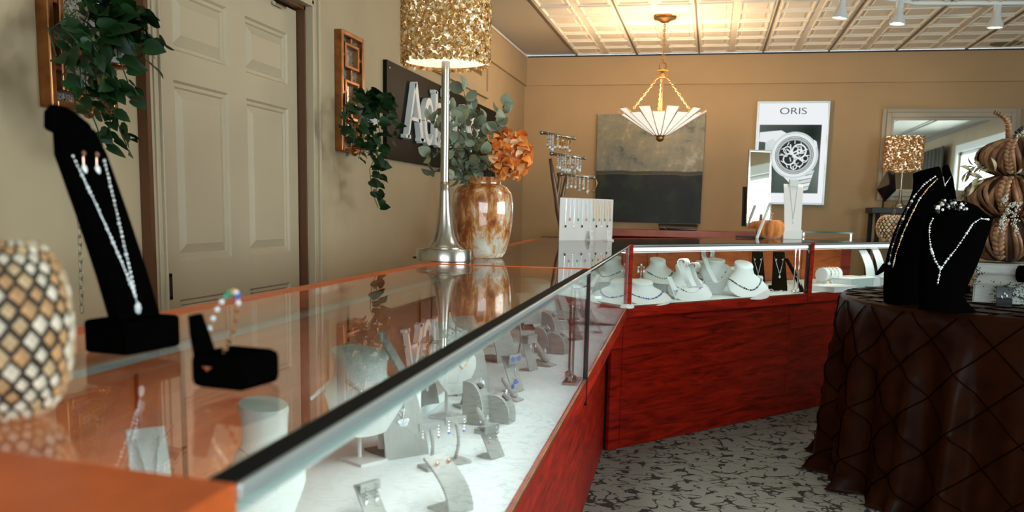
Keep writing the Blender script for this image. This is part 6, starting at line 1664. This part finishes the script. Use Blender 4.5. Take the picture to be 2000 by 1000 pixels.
rr = random.Random(3)
for p in pts:
    for j in range(3):
        mb.cur = rr.choice((0, 1)); mb.ball(p+Vector((rr.uniform(-.01, .01), rr.uniform(-.01, .01), rr.uniform(-.01, .01))), .006, 6, 4)
tag(mb.build('necklace', [M['pearl'], M['blackgloss']], None, smooth=True), 'chunky grey bead cluster round the neck of the broad black bust', 'necklace')
# third slim bust between
q = tpos(1856, 560); B0_ = Vector((q.x, q.y+.0, TT)); dq3 = dep(B0_)
b3 = thing('necklace_bust', 'slim black board with silver chain peeking between the two busts', 'bust', B0_)
secs = [((1830, 560), (1880, 560), .03), ((1838, 450), (1872, 450), .02), ((1840, 400), (1870, 400), .02), ((1842, 350), (1862, 350), .015), ((1840, 328), (1853, 324), .012), ((1842, 324), (1851, 322), .01)]
rings = []
for (l, r, dep_) in secs:
    a_, b_ = at(*l, dq3)-B0_, at(*r, dq3)-B0_; c = (a_+b_)/2; h = (b_-a_)/2; n = 14
    rings.append([c+h*math.cos(2*PI*j/n)+FW*dep_*math.sin(2*PI*j/n) for j in range(n)])
rings[0] = [Vector((v.x, v.y, 0)) for v in rings[0]]
lm3 = MB().loft(rings); lm3.build('bust_form', M['black'], b3, smooth=True)
mb = MB(); p0, p1, p2 = at(1842, 345, dq3-.04), at(1845, 362, dq3-.04), at(1857, 345, dq3-.04); mb.tube([p0, p1, p2], .003, 5); mb.ball(p1, .008); mb.tube([p1, at(1843, 385, dq3-.04)], .003, 5)
tag(mb.build('necklace', M['silver'], None, smooth=True), 'silver chain with drop on the slim black board', 'necklace')
# books
M['book'] = mat('white_linen_cover', (.52, .48, .42), .65, bump=.1, scale=90)
M['pages'] = mat('book_pages', (.55, .54, .50), .8, noise=160, var=.2, stretch=(.05, .05, 1))
q = tpos(1965, 594); dbk = dep(q); k_ = dbk/FPX; zc = TT
bz = [(594, 557, 'bottom', -.30), (556, 534, 'middle', -.38), (532, 511, 'top', -.30)]
for (y0_, y1_, lab, rz_) in bz:
    th_ = (y0_-y1_-1)*k_; t = thing('book', '%s white linen book of the stack under the husk pumpkins' % lab, 'book', (q.x+.055 if lab != 'middle' else q.x+.065, q.y+.12, zc), rz_, 'white books under the pumpkins')
    W_, D_ = .30, .22
    MB().box((0, 0, .0015), (W_, D_, .003)).build('cover', M['book'], t); MB().box((0, 0, th_-.0015), (W_, D_, .003)).build('cover', M['book'], t)
    MB().box((-W_/2+.002, 0, th_/2), (.004, D_, th_)).build('spine', M['book'], t)
    MB().box((.001, 0, th_/2), (W_-.010, D_-.012, th_-.007)).build('page_block', M['pages'], t)
    zc += th_+.0005
M['husk'] = mat('brown_corn_husk', (.17, .062, .022), .55, noise=40, var=.6, stretch=(1, 1, .3))
M['husk2'] = mat('light_corn_husk', (.32, .155, .070), .5, noise=40, var=.5, stretch=(1, 1, .3))
def huskpump(label, c, R, Hh, seed, n=48):
    M.setdefault('husk_dark', mat('dark_husk_hollow', (.045, .014, .005), .8))
    t = thing('husk_pumpkin', label, 'pumpkin', c, seed*.7, 'stack of corn husk pumpkins')
    rr = random.Random(seed)
    prof = lambda v: (max(.02, math.sin(PI*v)**.45), v)
    MB().lathe([(R*.90*prof(j/12)[0], Hh*(j/12)) for j in range(13)], 32).build('gourd_body', M['husk_dark'], t, smooth=True)
    for k in range(n):
        a0 = 2*PI*k/n+rr.uniform(-.05, .05); wd_ = 2*PI/n*rr.uniform(.75, 1.25); tw = rr.uniform(-.45, .45); lift = rr.uniform(-.02, .09)
        g = []
        for j in range(9):
            v = .04+.92*j/8; r_ = R*(prof(v)[0]*.96+lift*math.sin(PI*v)); a = a0+tw*(v-.5); hw = wd_/2*(.65+.45*math.sin(PI*v))
            row = []
            for s in (-1, 0, 1):
                rr2 = r_+(R*.035 if s == 0 else (-R*.055 if s*tw > 0 else R*.01)); row.append((rr2*math.cos(a+s*hw), rr2*math.sin(a+s*hw), Hh*v))
            g.append(row)
        MB().sheet(g, .0025).build('husk_strip', M['husk' if rr.random() < .6 else 'husk2'], t, smooth=True)
    # braids facing the room
    for ab in (-PI/2-.5-seed*.7, -PI/2+1.2-seed*.7):
        for j in range(9):
            v = .14+.72*j/8; r_ = R*(prof(v)[0]*1.0+.03)
            for s in (-1, 1):
                c_ = Vector((r_*math.cos(ab+s*.045), r_*math.sin(ab+s*.045), Hh*v))
                m_ = MB().ball((0, 0, 0), R*.095, 8, 5, (.35, 1, .55)); Rm_ = Matrix.Rotation(ab, 3, 'Z') @ Matrix.Rotation(s*.7, 3, 'X')
                m_.v = [tuple(c_+Rm_ @ Vector(v_)) for v_ in m_.v]; m_.build('braid_knot', M['husk2'], t, smooth=True)
    return t
hx, hy_ = q.x+.030, q.y+.13; dh = dep((hx, hy_, 1.1)); k_ = dh/FPX
z1 = zc+.002; H1 = 92*k_; H2 = 88*k_; H3 = 78*k_
huskpump('largest corn husk pumpkin, resting on the white books', (hx, hy_, z1), 92*k_, H1, 1)
huskpump('middle corn husk pumpkin of the stack', (hx, hy_, z1+H1*.90), 88*k_, H2, 2, 46)
huskpump('topmost corn husk pumpkin with the curved stem', (hx, hy_, z1+H1*.90+H2*.90), 72*k_, H3, 3, 40)
zt3 = z1+H1*.90+H2*.90+H3*.88
st_ = thing('pumpkin_stalk', 'curled bark stalk wrapped with twine on the topmost husk pumpkin', 'stalk', (hx, hy_, zt3))
o0 = Vector(st_.location); dz = dep(o0)
pp = [at(x, y, dz)-o0 for x, y in ((1972, 275), (1970, 255), (1969, 240), (1963, 230), (1950, 222), (1942, 219))]
sh_ = Vector((0, 0, -pp[0].z)); pp = [p+Vector((-pp[0].x, -pp[0].y, -pp[0].z)) for p in [pp[0]]+pp[1:]] if False else [p-Vector((pp[0].x*0, 0, 0)) for p in pp]
MB().tube([Vector((pp[0].x*.5, 0, -.01))]+pp, [.022, .018, .013, .011, .010, .008, .004], 10).build('stalk', M['husk'], st_, smooth=True)
for j in range(10):
    u = j/9*4.6+.2; i = int(u); p = pp[i].lerp(pp[i+1], u-i); d = (pp[i+1]-pp[i]).normalized(); s1_ = d.orthogonal().normalized(); s2_ = d.cross(s1_)
    MB().tube([p+(s1_*math.cos(k*PI/4)+s2_*math.sin(k*PI/4))*.0135*(1-.1*i) for k in range(8)], .0028, 5, closed=True).build('twine_wrap', M['husk2'], st_)
# leafy sprigs and white berry sprays tucked in the stack
SL = leafmesh('leaf', mat('bronze_olive_leaf', (.18, .13, .055), .5, noise=40, var=.4), .058, .020, .35, .6)
def sprig(label, pix, d, n, seed, me=SL, scale=1.0, name='leaf_sprig', cat='foliage'):
    P_ = [at(x, y, d) for x, y in pix]; t = thing(name, label, cat, P_[0]); o0 = Vector(P_[0]); P_ = [p-o0 for p in P_]; rr = random.Random(seed)
    MB().tube(P_, .0018, 5).build('stem', M['twig'], t)
    for k in range(n):
        u = (k+.5)/n*(len(P_)-1); i = min(int(u), len(P_)-2); p = P_[i].lerp(P_[i+1], u-i); dd = (P_[i+1]-P_[i]).normalized()
        side = UP*rr.choice((-1, 1))*rr.uniform(.3, 1)+RT*rr.uniform(-.3, .3)-FW*rr.uniform(0, .6)
        link('leaf', me, t, axisM(p, dd+side, rr) @ Matrix.Scale(rr.uniform(.7, 1.2)*scale, 4))
    return t
df = dh-.17*1.0
sprig('olive leaf sprig reaching out between the top two husk pumpkins', [(1945, 335), (1925, 325), (1905, 325), (1885, 340)], df, 16, 5)
sprig('bronze leaf sprig drooping over the middle husk pumpkin', [(1925, 345), (1905, 350), (1890, 365), (1878, 385)], df-.01, 14, 6)
sprig('small green sprig at the neck of the top husk pumpkin', [(1975, 340), (1990, 338), (2010, 345)], df-.01, 8, 8, scale=.6)
M['berry'] = mat('white_berries', (.55, .50, .42), .6)
def spray(label, pix, d, n, seed, r=.0036, m='berry', spread=.010, name='berry_spray'):
    P_ = [at(x, y, d) for x, y in pix]; rr = random.Random(seed); mb = MB().tube(P_, .0015, 4)
    t = thing(name, label, 'foliage', P_[0]); o0 = Vector(P_[0]); mb.v = [tuple(Vector(v)-o0) for v in mb.v]; mb.build('stem', M['twig'], t)
    b = MB()
    for k in range(n):
        u = rr.random()*(len(P_)-1); i = min(int(u), len(P_)-2); p = P_[i].lerp(P_[i+1], u-i)-o0
        b.ball(p+Vector((rr.gauss(0, spread), rr.gauss(0, spread), rr.gauss(0, spread))), r*rr.uniform(.7, 1.2), 5, 4)
    o = b.build('berries', M[m], t, smooth=True); o['kind'] = 'stuff'; return t
spray('white berry spray hanging furthest down over the lowest husk pumpkin', [(1995, 395), (1975, 400), (1960, 425), (1955, 450)], df-.03, 150, 1, .0034, spread=.006)
spray('white berry spray beside it, nearer the frame edge', [(1990, 395), (1980, 420), (1984, 460)], df-.03, 110, 2, .0034, spread=.006)
spray('short white berry tuft on the middle husk pumpkin', [(1965, 383), (1960, 395)], df-.04, 50, 3, .0034, spread=.005)
spray('white berries arching past the curled stalk', [(1975, 278), (1990, 262), (2010, 250)], dh-.02, 90, 4, .0034, spread=.008)
spray('dark berry stem leaning from the top of the stack', [(1975, 275), (1985, 258), (2008, 244)], dh-.05, 60, 5, .005, 'dark', spread=.004)
spray('fine dark green twig spray in front of the books', [(2010, 545), (1985, 560), (1960, 572), (1950, 590)], dbk-.08, 120, 6, .003, 'leaf', spread=.016)
spray('fine twig spray over the bottom book', [(2000, 585), (1975, 575), (1965, 560), (1940, 560)], dbk-.06, 90, 7, .003, 'leaf', spread=.016)
spray('white tipped twig between the bust and the books', [(1895, 560), (1905, 545), (1915, 530), (1895, 520)], dbk-.05, 60, 8, .003, 'leaf', spread=.010)
# little boxes on the cloth
def gift(label, px, py, w_, h_, m, lidm, rz_):
    q = tpos(px, py); k = dep(q)/FPX; t = thing('jewellery_box', label, 'box', (q.x, q.y, TT), rz_)
    MB().box((0, 0, h_*k*.38), (w_*k, w_*k, h_*k*.76)).build('box_body', M[m], t, bevel=.002); MB().box((0, 0, h_*k*.88), (w_*k*1.04, w_*k*1.04, h_*k*.22)).build('lid', M[lidm], t, bevel=.002)
    return t
gift('small black box with a red and white lid behind the broad bust', 1878, 572, 22, 20, 'black', 'red', .3)
gift('tiny black box between the two black busts', 1792, 574, 16, 16, 'black', 'blackgloss', .2)
q = tpos(1958, 598); k = dep(q)/FPX
t = thing('ring_box', 'open black ring box with crystal ring before the white books', 'ring box', (q.x, q.y-.01, TT), -.2)
MB().box((0, 0, 8*k), (28*k, 24*k, 16*k)).build('box_body', M['blackgloss'], t, bevel=.002); MB().box((0, 10*k, 26*k), (28*k, 5*k, 22*k), (-.15, 0, 0)).build('lid', M['blackgloss'], t, bevel=.002)
ring_thing(t, (0, -.004, 20*k), 'crystal ring standing in the open black ring box', 'crystal', r=.010)
# round black knob at the frame edge (end of a bracelet roll)
q = at(2000, 535, dbk-.10); t = thing('bracelet_roll', 'black velvet roll end jutting in beside the books', 'display stand', q)
MB().tube([(-.018, 0, 0), (.12, .02, 0)], [.036, .036], 18).build('roll', M['black'], t, smooth=True, auto=.8)
MB().box((.05, .01, -(q.z-TT)/2-.015), (.03, .04, q.z-TT-.03)).build('stand', M['black'], t)
sc.render.use_persistent_data = False
bpy.context.view_layer.update()
